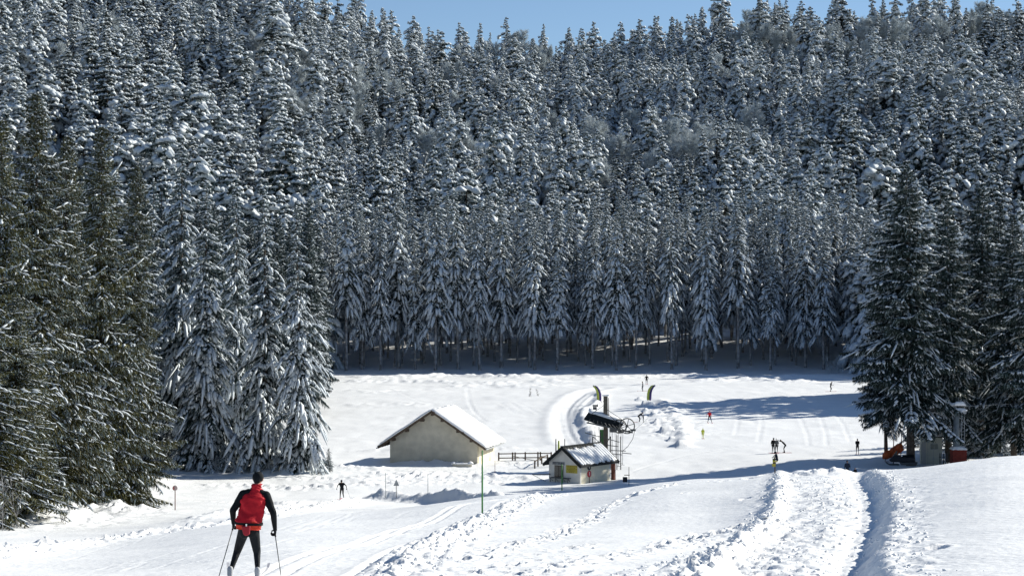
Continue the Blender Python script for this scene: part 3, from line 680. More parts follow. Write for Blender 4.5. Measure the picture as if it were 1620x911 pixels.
for i, ((y, x, kd, vi, h, wf), z) in enumerate(zip(specs, zs)):
    u = CX + FPX * x / y; gi_ = max(j for j in range(len(MARK) - 1) if MARK[j][0] <= max(u, -79)); A_, B_ = MARK[gi_][1], MARK[gi_ + 1][1]
    if 'front-row' in B_ and 'front-row' in A_: B_ = B_.replace(' front-row spruce', '')
    rot = rgt.uniform(0, 6.28)
    if kd == 'bare' and area[i] > 2:
        n_ = seen_n.get(('b', gi_), 0); seen_n[('b', gi_)] = n_ + 1
        tree('rimed_beech', 0, BARE[vi], x, y, h, wf, rot, f'{nth(n_)} rimed bare tree above {A_} and {B_}', 'leafless tree', 'rimed leafless trees on the forested slope', z)
    elif i in chosen:
        cnt += 1; n_ = seen_n.get(('s', gi_), 0); seen_n[('s', gi_)] = n_ + 1
        if y > 450 and 500 < u < 1392: grp, nm_ = 'spruces and firs showing behind the front row of the forest edge', 'edge_spruce' if kd == 'edge' else 'hill_fir'
        elif u < 810: grp, nm_ = 'spruces of the wood left of the meadow', 'spruce_tree'
        else: grp, nm_ = 'spruces of the wood right of the meadow', 'spruce_tree'
        tree(nm_, 0, VARS[kd][vi], x, y, h, wf, rot, f'{nth(n_)} snowy conifer back between {A_} and {B_}', 'tree', grp, z)
    else: stuff.append((x, y, z - .1, kd, vi, h, wf, rot))
print('individual', cnt, 'stuff', len(stuff))

def forest_mass():
    """the thousands of farther trees as one object: points that carry copies of the tree kinds above"""
    kinds = [('edge', i) for i in range(5)] + [('hill', i) for i in range(7)] + [('bare', i) for i in range(3)] + [('snowy', i) for i in range(2)] + [('dark', i) for i in range(2)]
    me = bpy.data.meshes.new('hillside_forest'); me.vertices.add(len(stuff))
    me.vertices.foreach_set('co', np.array([s[:3] for s in stuff], dtype=np.float32).ravel())
    ak = me.attributes.new('kind_id', 'INT', 'POINT'); ak.data.foreach_set('value', [kinds.index((s[3], s[4])) for s in stuff])
    asc = me.attributes.new('size', 'FLOAT_VECTOR', 'POINT'); v = []
    for s in stuff:
        q = s[5] / VARS[s[3]][s[4]][2]; v += [q * s[6], q * s[6], q]
    asc.data.foreach_set('vector', v)
    ar = me.attributes.new('turn', 'FLOAT_VECTOR', 'POINT'); v = []
    for s in stuff: v += [rgt.gauss(0, .03), rgt.gauss(0, .03), s[7]]
    ar.data.foreach_set('vector', v)
    o = link('hillside_forest', me, kind='stuff', label='mass of snow-covered firs filling the hillside behind the front rows')
    ng = bpy.data.node_groups.new('forest', 'GeometryNodeTree'); ng.interface.new_socket('Geometry', in_out='INPUT', socket_type='NodeSocketGeometry'); ng.interface.new_socket('Geometry', in_out='OUTPUT', socket_type='NodeSocketGeometry')
    N = ng.nodes; Lk = ng.links; gi = N.new('NodeGroupInput'); go = N.new('NodeGroupOutput'); jn = N.new('GeometryNodeJoinGeometry')
    m2p = N.new('GeometryNodeMeshToPoints'); Lk.new(gi.outputs[0], m2p.inputs[0])
    def attr(nm, ty):
        a = N.new('GeometryNodeInputNamedAttribute'); a.data_type = ty; a.inputs[0].default_value = nm; return a
    ka = attr('kind_id', 'INT'); sa = attr('size', 'FLOAT_VECTOR'); ra = attr('turn', 'FLOAT_VECTOR')
    for i, (kd, vi) in enumerate(kinds):
        cr, tr, H = VARS[kd][vi]
        co = next((x for x in bpy.data.objects if x.data == cr), None)
        to = next((x for x in bpy.data.objects if x.data == tr), None)
        if co is None: continue
        j = N.new('GeometryNodeJoinGeometry')
        for ob in (co, to):
            oi = N.new('GeometryNodeObjectInfo'); oi.inputs['Object'].default_value = ob; oi.transform_space = 'ORIGINAL'; Lk.new(oi.outputs['Geometry'], j.inputs[0])
        cmp = N.new('FunctionNodeCompare'); cmp.data_type = 'INT'; cmp.operation = 'EQUAL'; Lk.new(ka.outputs[0], cmp.inputs[2]); cmp.inputs[3].default_value = i
        g2i = N.new('GeometryNodeGeometryToInstance'); Lk.new(j.outputs[0], g2i.inputs[0])
        iop = N.new('GeometryNodeInstanceOnPoints'); Lk.new(m2p.outputs[0], iop.inputs['Points']); Lk.new(cmp.outputs[0], iop.inputs['Selection']); Lk.new(g2i.outputs[0], iop.inputs['Instance'])
        Lk.new(sa.outputs[0], iop.inputs['Scale'])
        e2r = N.new('FunctionNodeEulerToRotation'); Lk.new(ra.outputs[0], e2r.inputs[0]); Lk.new(e2r.outputs[0], iop.inputs['Rotation'])
        Lk.new(iop.outputs[0], jn.inputs[0])
    Lk.new(jn.outputs[0], go.inputs[0])
    md = o.modifiers.new('forest', 'NODES'); md.node_group = ng
forest_mass()
# ------------------------------------------------------------------ materials of made things
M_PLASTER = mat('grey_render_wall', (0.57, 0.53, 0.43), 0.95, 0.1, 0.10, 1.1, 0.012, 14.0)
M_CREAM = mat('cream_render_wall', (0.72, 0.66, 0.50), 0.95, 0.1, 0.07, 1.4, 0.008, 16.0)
M_WHITEWALL = mat('white_render_wall', (0.68, 0.66, 0.60), 0.95, 0.1, 0.06, 1.4, 0.006, 16.0)
M_WOOD = mat('dark_brown_timber', (0.095, 0.070, 0.052), 0.85, 0.2, 0.3, 5.0, 0.004, 30.0)
M_DTIN = mat('dark_roof_sheet', (0.014, 0.018, 0.020), 0.7, 0.2, 0.2, 3.0)
M_STEEL = mat('dark_steel', (0.06, 0.065, 0.068), 0.55, 0.5, 0.2, 6.0)
M_GALV = mat('galvanised_steel', (0.30, 0.32, 0.33), 0.5, 0.5, 0.15, 5.0)
M_RED = mat('red_fabric', (0.52, 0.012, 0.022), 0.7, 0.25, 0.12, 9.0, 0.004, 26.0)
M_REDH = mat('orange_red_hem', (0.62, 0.045, 0.02), 0.7, 0.25, 0.08, 9.0)
M_BLACK = mat('black_fabric', (0.008, 0.010, 0.012), 0.85, 0.15, 0.25, 9.0, 0.003, 26.0)
M_TIGHT = mat('black_tights', (0.008, 0.010, 0.013), 0.7, 0.2, 0.2, 5.0)
M_SKIN = mat('skin', (0.42, 0.25, 0.18), 0.6, 0.3)
M_GREY = mat('grey_fabric', (0.12, 0.125, 0.13), 0.8, 0.2, 0.15, 9.0)
M_YEL = mat('yellow_fabric', (0.50, 0.55, 0.05), 0.8, 0.2)
M_NAVY = mat('navy_fabric', (0.02, 0.03, 0.05), 0.8, 0.2)
M_WHITE = mat('white_plastic', (0.75, 0.75, 0.74), 0.5, 0.4)
M_GREEN = mat('green_paint', (0.05, 0.22, 0.045), 0.55, 0.4)
M_YSIGN = mat('yellow_sign', (0.46, 0.39, 0.06), 0.55, 0.3)
M_YTXT = mat('brown_print', (0.22, 0.15, 0.02), 0.7, 0.2)
M_RSIGN = mat('red_sign', (0.38, 0.03, 0.04), 0.55, 0.3)
M_BSIGN = mat('black_sign', (0.012, 0.013, 0.02), 0.5, 0.3)
M_GLASS = mat('dark_window_glass', (0.012, 0.018, 0.018), 0.15, 0.6)
M_RUST = mat('red_brown_steel', (0.14, 0.05, 0.035), 0.8, 0.2, 0.2, 5)
M_REDC = mat('red_painted_concrete', (0.19, 0.035, 0.025), 0.85, 0.2, 0.15, 4)
M_PURPLE = mat('purple_tarpaulin', (0.075, 0.05, 0.17), 0.55, 0.3)
M_LIME = mat('lime_tarpaulin', (0.42, 0.48, 0.08), 0.55, 0.3)
M_ORANGE = mat('orange_netting', (0.48, 0.10, 0.03), 0.8, 0.2, 0.2, 4)
M_CONC = mat('weathered_mast', (0.15, 0.13, 0.105), 0.9, 0.15, 0.25, 2.5)
M_PYL = mat('blue_grey_pylon', (0.16, 0.19, 0.21), 0.6, 0.35, 0.15, 3)

def rz(a): return Matrix.Rotation(a, 3, 'Z')
def snowslab(name, parent, L, Wd, th, M3, org, seed=0, nx=14, ny=8, holes=0.0, amp=.06):
    """a layer of lying snow: top surface rolled over at the edges, on a slope given by the 3x3 matrix M3"""
    r_ = np.random.default_rng(seed); xs = np.linspace(0, L, nx); ys = np.linspace(0, Wd, ny); V = []; 
    X, Y = np.meshgrid(xs, ys); ed = np.minimum.reduce([X / .25, (L - X) / .25, Y / .25, (Wd - Y) / .25]); ed = np.clip(ed, 0, 1) ** .5
    Z = th * (.35 + .65 * ed) + amp * fbm(X + seed * 7, Y, .9, 3, seed) * ed
    jx = np.where((X > 0) & (X < L), 0, r_.normal(0, .04, X.shape)); jy = np.where((Y > 0) & (Y < Wd), 0, r_.normal(0, .05, X.shape))
    T = np.stack([X + jx, Y + jy, Z], -1).reshape(-1, 3); B = np.stack([X + jx, Y + jy, np.zeros_like(Z)], -1).reshape(-1, 3)
    a = (np.arange(ny - 1)[:, None] * nx + np.arange(nx - 1)).ravel(); n = nx * ny
    F = [np.stack([a, a + 1, a + nx + 1, a + nx], 1), np.stack([a + n, a + nx + n, a + nx + 1 + n, a + 1 + n], 1)]
    bd = list(range(nx)) + [k * nx + nx - 1 for k in range(1, ny)] + [n - 1 - k for k in range(1, nx)] + [(ny - 1 - k) * nx for k in range(1, ny)]
    bd = np.array(bd[:-1] if bd[-1] == bd[0] else bd); b2 = np.roll(bd, -1); F.append(np.stack([bd + n, b2 + n, b2, bd], 1))
    V = np.vstack([T, B]) @ np.array(M3).T + np.array(org)
    return link(name, mesh_np(name, V, F, None, [M_SNOW], True), parent)

# ------------------------------------------------------------------ grey barn
def barn():
    phi = R(12); x0 = (617 - CX) / FPX * 219; y0 = 219.0; gzv = -19.15
    Wg, Ln, wh, slope = 9.85, 8.2, 2.35, R(33.5); oh, ohg = 1.15, .85
    e = empty('barn', (x0, y0, gzv), -phi, 'grey rendered barn with a snow-covered gable roof in the meadow', 'barn')
    ph = Wg / 2 * math.tan(slope); m = MB()
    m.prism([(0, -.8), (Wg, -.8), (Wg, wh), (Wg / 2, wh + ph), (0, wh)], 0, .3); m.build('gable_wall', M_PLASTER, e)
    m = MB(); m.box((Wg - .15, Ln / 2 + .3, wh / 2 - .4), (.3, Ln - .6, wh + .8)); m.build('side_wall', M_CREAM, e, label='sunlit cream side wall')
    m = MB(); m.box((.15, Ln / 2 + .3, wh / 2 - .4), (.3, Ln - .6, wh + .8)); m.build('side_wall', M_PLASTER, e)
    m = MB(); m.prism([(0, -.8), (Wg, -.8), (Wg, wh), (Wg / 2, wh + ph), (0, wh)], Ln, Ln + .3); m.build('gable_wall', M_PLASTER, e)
    c, s, t = math.cos(slope), math.sin(slope), math.tan(slope); peak = wh + ph + .16
    for sg in (-1, 1):
        half = (Wg / 2 + oh) / c; q = Matrix.Rotation(sg * slope, 3, 'Y')
        ctr = Vector((Wg / 2 + sg * (Wg / 2 + oh) / 2, Ln / 2, peak - (Wg / 2 + oh) / 2 * t))
        m = MB(); m.box(ctr, (half, Ln + 2 * ohg, .12), q); ro = m.build('roof', M_WOOD, e)
        m = MB(); m.box(ctr + Vector((0, -Ln / 2 - ohg + .02, -.06)), (half, .07, .30), q); m.build('barge_board', M_WOOD, e)
        for k in range(9): m = MB(); m.box(Vector((ctr.x, -ohg + .5 + k * 1.08, ctr.z - .12)), (half - .1, .09, .12), q); m.build('rafter', M_WOOD, e)
        # purlin ends
        for d_ in (1.15, 2.9, 4.4):
            m = MB(); m.box((Wg / 2 + sg * d_, -ohg / 2 + .1, peak - d_ * t - .30), (.30, ohg + .1, .28), None); m.build('purlin', M_WOOD, e)
        # snow layer
        ex = Vector((sg * c, 0, -s)); ez = Vector((sg * s, 0, c)); M3 = np.array([[ex.x, 0, ez.x], [0, 1, 0], [ex.z, 0, ez.z]])
        snowslab('roof_snow', e, half + .10, Ln + 2 * ohg + .14, .26, M3, (Wg / 2 - sg * .02, -ohg - .07, peak + .07), 3 + sg, 20, 16, amp=.10)
    m = MB(); m.tube([(-oh - .05, -ohg - .35, wh - oh * t + .05), (-oh - .05, Ln + ohg, wh - oh * t + .1)], .07, 6); m.build('gutter', M_GALV, e)
    m = MB(); m.tube([(Wg + oh + .05, -ohg - .1, wh - oh * t + .05), (Wg + oh + .05, Ln + ohg, wh - oh * t + .1)], .07, 6); m.build('gutter', M_GALV, e)
    m = MB(); m.tube([(Wg / 2, -ohg + .1, peak - .42), (Wg / 2, .05, peak - .42)], .14, 6); m.build('ridge_beam', M_WOOD, e)
barn()
# snow-covered trough
p = on(731, 214.5); e = empty('water_trough', (p.x, p.y, p.z - .15), R(4), 'low trough buried in snow in front of the barn wall', 'trough')
m = MB(); m.box((0, 0, .2), (2.1, .7, .55)); m.build('basin', M_PLASTER, e, bevel=.03)
snowslab('snow_cover', e, 2.3, .95, .12, np.eye(3), (-1.15, -.48, .45), 9, 12, 7, amp=.04)
for sx in (-.98, .85): snowslab('snow_cap', e, .42, .7, .24, np.eye(3), (sx - .15, -.35, .50), 8, 6, 6, amp=.05)

# ------------------------------------------------------------------ small ticket hut
def text_obj(name, body, size, M4, parent, mt, depth=.012):
    cu = bpy.data.curves.new(name, 'FONT'); cu.body = body; cu.size = size; cu.extrude = depth; cu.align_x = 'CENTER'; cu.align_y = 'CENTER'
    t = bpy.data.objects.new('t', cu); COL.objects.link(t); dg = bpy.context.evaluated_depsgraph_get()
    me = bpy.data.meshes.new_from_object(t.evaluated_get(dg)); bpy.data.objects.remove(t); me.materials.clear(); me.materials.append(mt)
    me.transform(M4); return link(name, me, parent)
def face_mat(org, xdir, zdir=Vector((0, 0, 1))):
    """4x4 that stands text (x right, y up) on a wall"""
    x = Vector(xdir).normalized(); z = Vector(zdir); n = x.cross(z)
    return Matrix(((x.x, z.x, n.x, org[0]), (x.y, z.y, n.y, org[1]), (x.z, z.z, n.z, org[2]), (0, 0, 0, 1)))
def hut():
    # local frame: x along the ridge (towards the lift), y across, front gable at x = 0; origin = the corner between gable and lit side
    phi = R(54); ox, oy = (918 - CX) / FPX * 198, 198.0; z0 = -19.75
    e = empty('ticket_hut', (ox, oy, z0), phi, 'small cream hut with ribbed roof half covered by snow, below the ski lift', 'hut')
    Wg, L, wh, slope = 3.8, 5.5, 2.3, R(38); t = math.tan(slope); c, s = math.cos(slope), math.sin(slope); oh, og = .40, .5; ext = 1.0
    m = MB(); m.prism([(0, -.6), (Wg, -.6), (Wg, wh), (Wg / 2, wh + Wg / 2 * t), (0, wh)], 0, .2, 'x'); m.build('gable_wall', M_WHITEWALL, e)
    m = MB(); m.prism([(0, -.6), (Wg, -.6), (Wg, wh), (Wg / 2, wh + Wg / 2 * t), (0, wh)], L - .2, L, 'x'); m.build('gable_wall', M_WHITEWALL, e)
    for y in (.1, Wg - .1):
        m = MB(); m.box((L / 2, y, wh / 2 - .3), (L - .4, .2, wh + .6)); m.build('side_wall', M_CREAM, e)
    pk = wh + Wg / 2 * t + .10; LL = L + og + ext
    for sg in (-1, 1):
        half = (Wg / 2 + oh) / c; q = Matrix.Rotation(-sg * slope, 3, 'X')
        ctr = Vector((-og + LL / 2, Wg / 2 + sg * (Wg / 2 + oh) / 2, pk - (Wg / 2 + oh) / 2 * t))
        m = MB(); m.box(ctr, (LL, half, .09), q); m.build('roof', M_DTIN, e)
        for k in range(15):
            m = MB(); m.box(ctr + q @ Vector((-LL / 2 + .2 + k * (LL - .4) / 14, 0, .06)), (.022, half, .03), q); m.build('roof_rib', M_DTIN, e)
        for xx in (-og + .04, L + ext - .04):
            m = MB(); m.box(Vector((xx, ctr.y, ctr.z - .09)) , (.08, half, .30), q); m.build('barge_board', M_DTIN, e)
        m = MB(); m.box((ctr.x, Wg / 2 + sg * (Wg / 2 + oh), pk - (Wg / 2 + oh) * t - .05), (LL, .07, .2)); m.build('fascia', M_DTIN, e)
    m = MB(); m.box((-og + LL / 2, Wg / 2, pk + .05), (LL, .34, .1)); m.build('ridge_cap', M_DTIN, e)
    # snow strips lying between the ribs of the sunlit side
    ey = Vector((0, -c, -s)); ez = Vector((0, -s, c)); half = (Wg / 2 + oh) / c; rr = random.Random(5)
    for k in range(14):
        x = -og + .215 + k * (LL - .4) / 14; top = .38 + rr.uniform(0, .22) if k < 11 else .1; end = half - (rr.uniform(0, .12) if k < 6 else rr.uniform(.02, .3))
        M3 = np.array([[1, 0, 0], [0, ey.y, ez.y], [0, ey.z, ez.z]])
        if np.linalg.det(M3) < 0: pass
        o = snowslab('roof_snow', e, (LL - .4) / 14 - .022, end - top, .16, M3, (x, Wg / 2 + ey.y * top, pk + .05 + ey.z * top), 20 + k, 5, 9, amp=.05)
        me = o.data; me.flip_normals()
    M3 = np.array([[1, 0, 0], [0, c, -s], [0, -s, c]]); M3 = np.array([[1, 0, 0], [0, c, s], [0, -s, c]])
    # window, sill, shutter pair on the gable (faces -x)
    m = MB(); m.box((-.03, 2.55, 1.42), (.08, 1.05, 1.15)); w_ = m.build('window', M_WOOD, e)
    for yy in (2.30, 2.80):
        m = MB(); m.box((-.08, yy, 1.42), (.03, .44, 1.02)); m.build('pane', M_GLASS, w_)
    m = MB(); m.box((-.25, 2.25, .78), (.5, 2.3, .06)); ct = m.build('counter', M_STEEL, e)
    for yy in (1.2, 1.8, 2.7, 3.3):
        m = MB(); m.tube([(-.45, yy, .76), (-.45, yy, -.2)], .03, 6); m.tube([(-.45, yy, .76), (-.05, yy, .45)], .025, 6); m.build('counter_leg', M_STEEL, ct)
    m = MB(); m.tube([(-.45, 1.2, .3), (-.45, 3.3, .3)], .025, 6); m.build('counter_rail', M_STEEL, ct)
    xd = Vector((0, -1, 0))
    m = MB(); m.box((-.02, 2.6, 2.2), (.03, 1.5, .3)); sg_ = m.build('name_board', M_GALV, e)
    text_obj('lettering', 'PISTEURS', .34, face_mat((-.045, 2.6, 2.2), xd), sg_, M_BSIGN)
    m = MB(); m.box((-.02, 1.02, 1.70), (.03, 1.35, .78)); sg_ = m.build('notice_board', M_YSIGN, e)
    m = MB()
    for zz, ww in ((1.98, 1.15), (1.84, .95), (1.70, 1.1), (1.56, .8), (1.43, .6)):
        rr = random.Random(int(zz * 100)); y = 1.02 + ww / 2
        while y > 1.02 - ww / 2: l = rr.uniform(.05, .16); m.box((-.04, y - l / 2, zz), (.012, l, .07)); y -= l + .05
    m.build('lettering', M_YTXT, sg_)
    # round signs on the lit side wall (faces -y)
    for zz, mt, nm in ((1.88, M_BSIGN, 'black round sign'), (1.18, M_RSIGN, 'red round sign')):
        m = MB(); m.tube([(1.55, -.02, zz), (1.55, -.07, zz)], .33, 20); so_ = m.build('round_sign', mt, e, label=nm)
        m = MB(); m.box((1.55, -.085, zz - .02), (.07, .02, .26)); m.box((1.52, -.085, zz + .13), (.10, .02, .08)); m.build('white_figure', M_WHITE, so_)
    m = MB(); m.tube([(1.55, -.05, .85), (1.55, -.05, -.1)], .03, 6); m.build('sign_post', M_RUST, e)
    m = MB(); m.box((L + ext - .3, .12, wh / 2 - .3), (.34, .34, wh + .55)); m.build('porch_post', M_RUST, e)
    m = MB(); m.box((L + ext - .3, Wg - .3, wh / 2 - .3), (.2, .2, wh + .5)); m.build('porch_post', M_WOOD, e)
    m = MB(); m.tube([(L + .02, .3, .9), (L + ext - .3, .15, .9)], .04, 6); m.tube([(L + .02, .3, .35), (L + ext - .3, .15, .35)], .04, 6); m.build('porch_rail', M_WOOD, e)
    m = MB(); m.box((L + .45, .9, .5), (.5, .9, 1.1)); m.build('porch_cupboard', M_WOOD, e)
    m = MB(); m.tube([(-.05, 3.6, 1.05), (-1.35, 4.9, 1.05)], .05, 6); m.tube([(-.05, 3.9, .2), (-1.3, 4.85, 1.02)], .02, 5); m.build('side_bar', M_STEEL, e)
hut()

# ------------------------------------------------------------------ ski-lift drive station
def lift():
    ox, oy = (958 - CX) / FPX * 214, 214.0; z0 = G(ox, oy) - .3
    e = empty('ski_lift_station', (ox, oy, z0), 0, 'ski lift drive station with tall mast, dark sloping roof and spoked wheels', 'ski lift')
    H = -(626 - CY) / FPX * 214 - z0
    m = MB(); m.box((0, 0, H / 2), (.46, .44, H)); m.build('mast', M_CONC, e, bevel=.04)
    m = MB(); m.box((.33, -.02, H * .8), (.05, .5, H * .35)); m.build('mast_flange', M_RUST, e)
    m = MB(); m.prism([(-.4, H - .02), (.42, H - .02), (.34, H + .16), (-.3, H + .10)], -.34, .34); o = m.build('snow_cap', M_SNOW, e, bevel=.06)
    def P(u, v, d=213.2): return Vector(((u - CX) / FPX * d - ox, d - oy, -(v - CY) / FPX * d - z0))
    # roof panel, tilted towards the camera and falling to the right
    A, B, C_, D = P(932, 652, 213.45), P(987, 669, 213.45), P(979, 682, 213.1), P(924, 664, 213.1)
    m = MB(); th = Vector((0, .05, .14)); m.add([A, B, C_, D, A + th, B + th, C_ + th, D + th], [(0, 1, 2, 3), (7, 6, 5, 4), (0, 4, 5, 1), (1, 5, 6, 2), (2, 6, 7, 3), (3, 7, 4, 0)])
    m.build('roof_panel', M_DTIN, e)
    m = MB(); up = Vector((0, .05, .30)); n = 10; vs = []; rr = random.Random(2)
    for k in range(n + 1):
        t = k / n; a = A.lerp(B, t); d = D.lerp(C_, t); b = d.lerp(a, .80 + rr.uniform(-.04, .04)); h = rr.uniform(.65, .9)
        vs += [b + th * 1.03, b.lerp(a, .3) + th + up * h * .8, a + th + up * h + Vector((0, .5, .05)), a + th * .7 + Vector((0, 1.4, -.15))]
    fs = [];
    for k in range(n):
        for q in range(3): fs.append((k * 4 + q, k * 4 + q + 1, k * 4 + q + 5, k * 4 + q + 4))
    fs += [(0, 1, 2, 3), (4 * n + 3, 4 * n + 2, 4 * n + 1, 4 * n)]
    m.add(vs, fs); m.build('roof_snow', M_SNOW, e, smooth=True)
    # carriage beam under the roof
    for dv, dd in ((0, 212.6), (0, 213.9)):
        m = MB(); m.beam(P(928, 668, dd), P(1001, 684, dd), .12, .16); m.build('carriage_beam', M_STEEL, e)
    m = MB()
    for k in range(9):
        t = k / 8; a = P(930 + 62 * t, 669 + 14 * t, 212.6); m.tube([a, a + Vector((0, 1.3, 0))], .05, 5)
        b = P(934 + 46 * t, 662 + 13 * t, 212.6); m.tube([a, b], .035, 5)
    m.build('bracing', M_STEEL, e)
    m = MB(); m.box(P(970, 680, 213), (.7, .8, .45)); m.box(P(982, 682, 213), (.45, .8, .35)); m.build('drive_motor', M_STEEL, e, bevel=.05)
    for (u, v, d, r, nm) in ((992, 673.5, 212.3, .80, 'front'), (980, 674, 213.4, .72, 'rear')):
        c = P(u, v, d); m = MB(); pts = [c + Vector((math.cos(a) * r, 0, math.sin(a) * r)) for a in np.linspace(0, 2 * math.pi, 25)]
        m.tube(pts, .065, 6, False); wh = m.build('cable_wheel', M_STEEL, e, smooth=True)
        for k in range(6):
            a = k * math.pi / 3 + .3; m = MB(); m.tube([c, c + Vector((math.cos(a) * r * .97, 0, math.sin(a) * r * .97))], .035, 5); m.build('spoke', M_STEEL, wh)
        m = MB(); m.tube([c + Vector((0, -.1, 0)), c + Vector((0, .1, 0))], .15, 10); m.build('hub', M_STEEL, wh)
    m = MB(); m.tube([P(990, 682, 212.3), P(1004, 679.5, 212.3)], .06, 6); m.box(P(1002, 680, 212.3), (.5, .25, .2)); m.build('guide_arm', M_STEEL, e)
    # stay wires and top instruments
    m = MB()
    for a, b in (((961, 648), (985, 664)), ((963, 655), (974, 666)), ((956, 640), (934, 656)), ((955, 634), (944, 640))): m = MB(); m.tube([P(*a), P(*b)], .028, 5); m.build('stay_wire', M_STEEL, e)
    m = MB(); m.box(P(941, 648, 214.5), (.42, .3, .62)); m.box(P(942, 641.5, 214.5), (.6, .4, .18)); m.build('control_box', M_STEEL, e, bevel=.03)
    # tow hangers queued on the frame, each a thin pole with a bar
    rr = random.Random(4)
    for k in range(18):
        u = 934 + k * 3.0 + rr.uniform(-.8, .8); d = 213 + rr.uniform(-.7, .7); v0 = 671 + (u - 930) * .21
        m = MB(); a = P(u, v0, d); b = a + Vector((rr.uniform(-.08, .08), 0, -rr.uniform(3.2, 4.3))); m.tube([a, b], .022, 5)
        m.tube([b + Vector((-.22, 0, .02)), b + Vector((.22, 0, .02))], .022, 5); m.build('tow_hanger', M_STEEL, e)
    # tower frame below
    for u, v0 in ((938, 690), (950, 682), (966, 690), (976, 688), (982, 690)):
        m = MB(); a = P(u, v0, 213.6); m.tube([a, Vector((a.x, a.y, .1))], .055, 6); m.build('frame_post', M_STEEL, e)
    m = MB()
    for a, b in (((925, 684), (980, 699)), ((930, 700), (978, 706)), ((936, 714), (984, 719)), ((938, 690), (966, 716)), ((966, 690), (950, 716)), ((966, 712), (990, 713)), ((984, 716), (999, 717.5))):
        m = MB(); m.tube([P(*a), P(*b)], .045, 6); m.build('frame_rail', M_STEEL, e)
    m = MB(); m.box(P(952, 697, 214.5), (.5, .3, 2.4)); m.build('green_panel', M_GREEN, e)
    m = MB(); pts = [P(1004, 681, 212), P(1001, 694, 210.5), P(993, 706, 209.5), P(984, 714, 209)]; m.tube(pts, .03, 5); m.build('hanging_cable', M_STEEL, e)
    m = MB(); m.tube([P(1004, 680, 212), P(1018, 668, 230), P(1026, 660, 246)], .02, 5); m.build('haul_rope', M_STEEL, e)
lift()

# ------------------------------------------------------------------ inflated horn arches
def horn(u, v, sgn, lab, d=None):
    x, d = hit(u, v); z = G(x, d) - .15; s = d / FPX
    e = empty('inflated_pillar', (x, d, z), 0, lab, 'inflatable', 'pair of curved inflated pillars at the play area')
    path = [(0, 0), (.0, 11), (.4, 18.5), (2.0, 24.5), (5.2, 29), (8.5, 31)]; rad = [3.3, 3.3, 3.2, 2.9, 2.3, 1.2]
    for off, mt, nm, yy in ((-1.5 * sgn, M_PURPLE if sgn > 0 else M_LIME, 'tube', 0), (1.5 * sgn, M_LIME if sgn > 0 else M_PURPLE, 'tube', .0)):
        m = MB(); m.tube([(sgn * (px) * s - off * s * .8, yy, pz * s) for px, pz in path], [r * .80 * s for r in rad], 10); m.build(nm, mt, e, smooth=True)
    m = MB(); px, pz = path[-1]; m.tube([(sgn * px * s, 0, pz * s), (sgn * (px + 1.5) * s, 0, (pz + .2) * s)], [1.5 * s, .8 * s], 8); m.build('tip', M_GALV, e, smooth=True)
horn(948, 641, -1, 'lime and purple curved inflated pillar bending left, left of the mast')
horn(1027, 639, 1, 'purple and lime curved inflated pillar bending right, beside the fenced area')

# ------------------------------------------------------------------ fences, poles, signs
def rail_fence(pts, h, rails, lab, doubles=()):
    P0 = Vector(pts[0]); e = empty('rail_fence', P0, 0, lab, 'fence'); 
    for k, q in enumerate(pts):
        q = Vector(q) - P0
        for dx in ((0, .28) if k in doubles else (0,)):
            m = MB(); m.box((q.x + dx, q.y, q.z + h / 2 - .2), (.16, .14, h + .4)); m.build('post', M_WOOD, e)
        if k:
            b = Vector(pts[k - 1]) - P0
            for r_ in rails:
                m = MB(); m.beam(b + Vector((0, -.09, r_)), q + Vector((0, -.09, r_)), .05, .11); m.build('rail', M_WOOD, e)
rail_fence([onv(u, 727, dmin=170) for u in (789, 811, 831, 851, 872)], .92, (.30, .78), 'brown two-rail fence between the barn and the hut', (1, 3))
fp = [onv(846, 741, dmin=170), onv(851, 738, dmin=170), onv(857, 734, dmin=170), onv(866, 731, dmin=170)]
rail_fence(fp, .85, (.75,), 'short row of fence posts left of the hut, running away')
m = MB(); a = onv(812, 728, .55, dmin=170); b = onv(846, 741, .85, dmin=170); m.tube([a, b], .03, 5); m.build('fence_wire', M_WOOD, label='slack wire between the rail fence and the posts by the hut', cat='wire')

def pole(u, v, top, wpx, mt, lab, name='marker_pole', cat='pole', d=None, bands=None, grp=None, snow=False):
    if d is None: x, d = hit(u, v)
    else: x = (u - CX) / FPX * d
    z = G(x, d); h = -(top - CY) / FPX * d - z; r_ = wpx / 2 * d / FPX
    e = empty(name, (x, d, z), 0, lab, cat, grp); m = MB(); m.tube([(0, 0, -.4), (0, 0, h * .5), (0, 0, h)], [r_, r_, r_ * .85], 8); m.build('shaft', mt, e, smooth=True)
    if bands:
        for f0, f1, bm in bands: m = MB(); m.tube([(0, 0, h * f0), (0, 0, h * f1)], r_ * 1.12, 8); m.build('band', bm, e)
    return e, h, d
pole(763, 811.5, 712, 2.7, M_GREEN, 'tall green marker pole standing at the edge of the ski trail')
pole(889, 777, 734, 1.8, M_GREEN, 'thin bright green pole in front of the hut window')
pole(610, 779, 747, 1.0, M_GALV, 'thin grey stake left of the triangular sign', d=168.5)
pole(677, 781, 749, 1.0, M_GALV, 'thin grey stake right of the triangular sign', d=166)
pole(879.5, 706, 694, 2.0, M_BSIGN, 'short black and yellow post behind the hut roof, left one', 'striped_post', 'post', d=216)
pole(884, 706, 697, 3.4, M_LIME, 'pale yellow padded post just behind the hut ridge', 'padded_post', 'post', d=217)
pole(893.5, 706, 694, 1.6, M_BSIGN, 'black rod with a small clamp behind the hut roof', 'clamp_post', 'post', d=216)
pole(1226, 750.5, 722, 1.8, M_WOOD, 'dark signpost with a small crossboard on the crest left of the path', 'signpost', 'signpost', d=82)
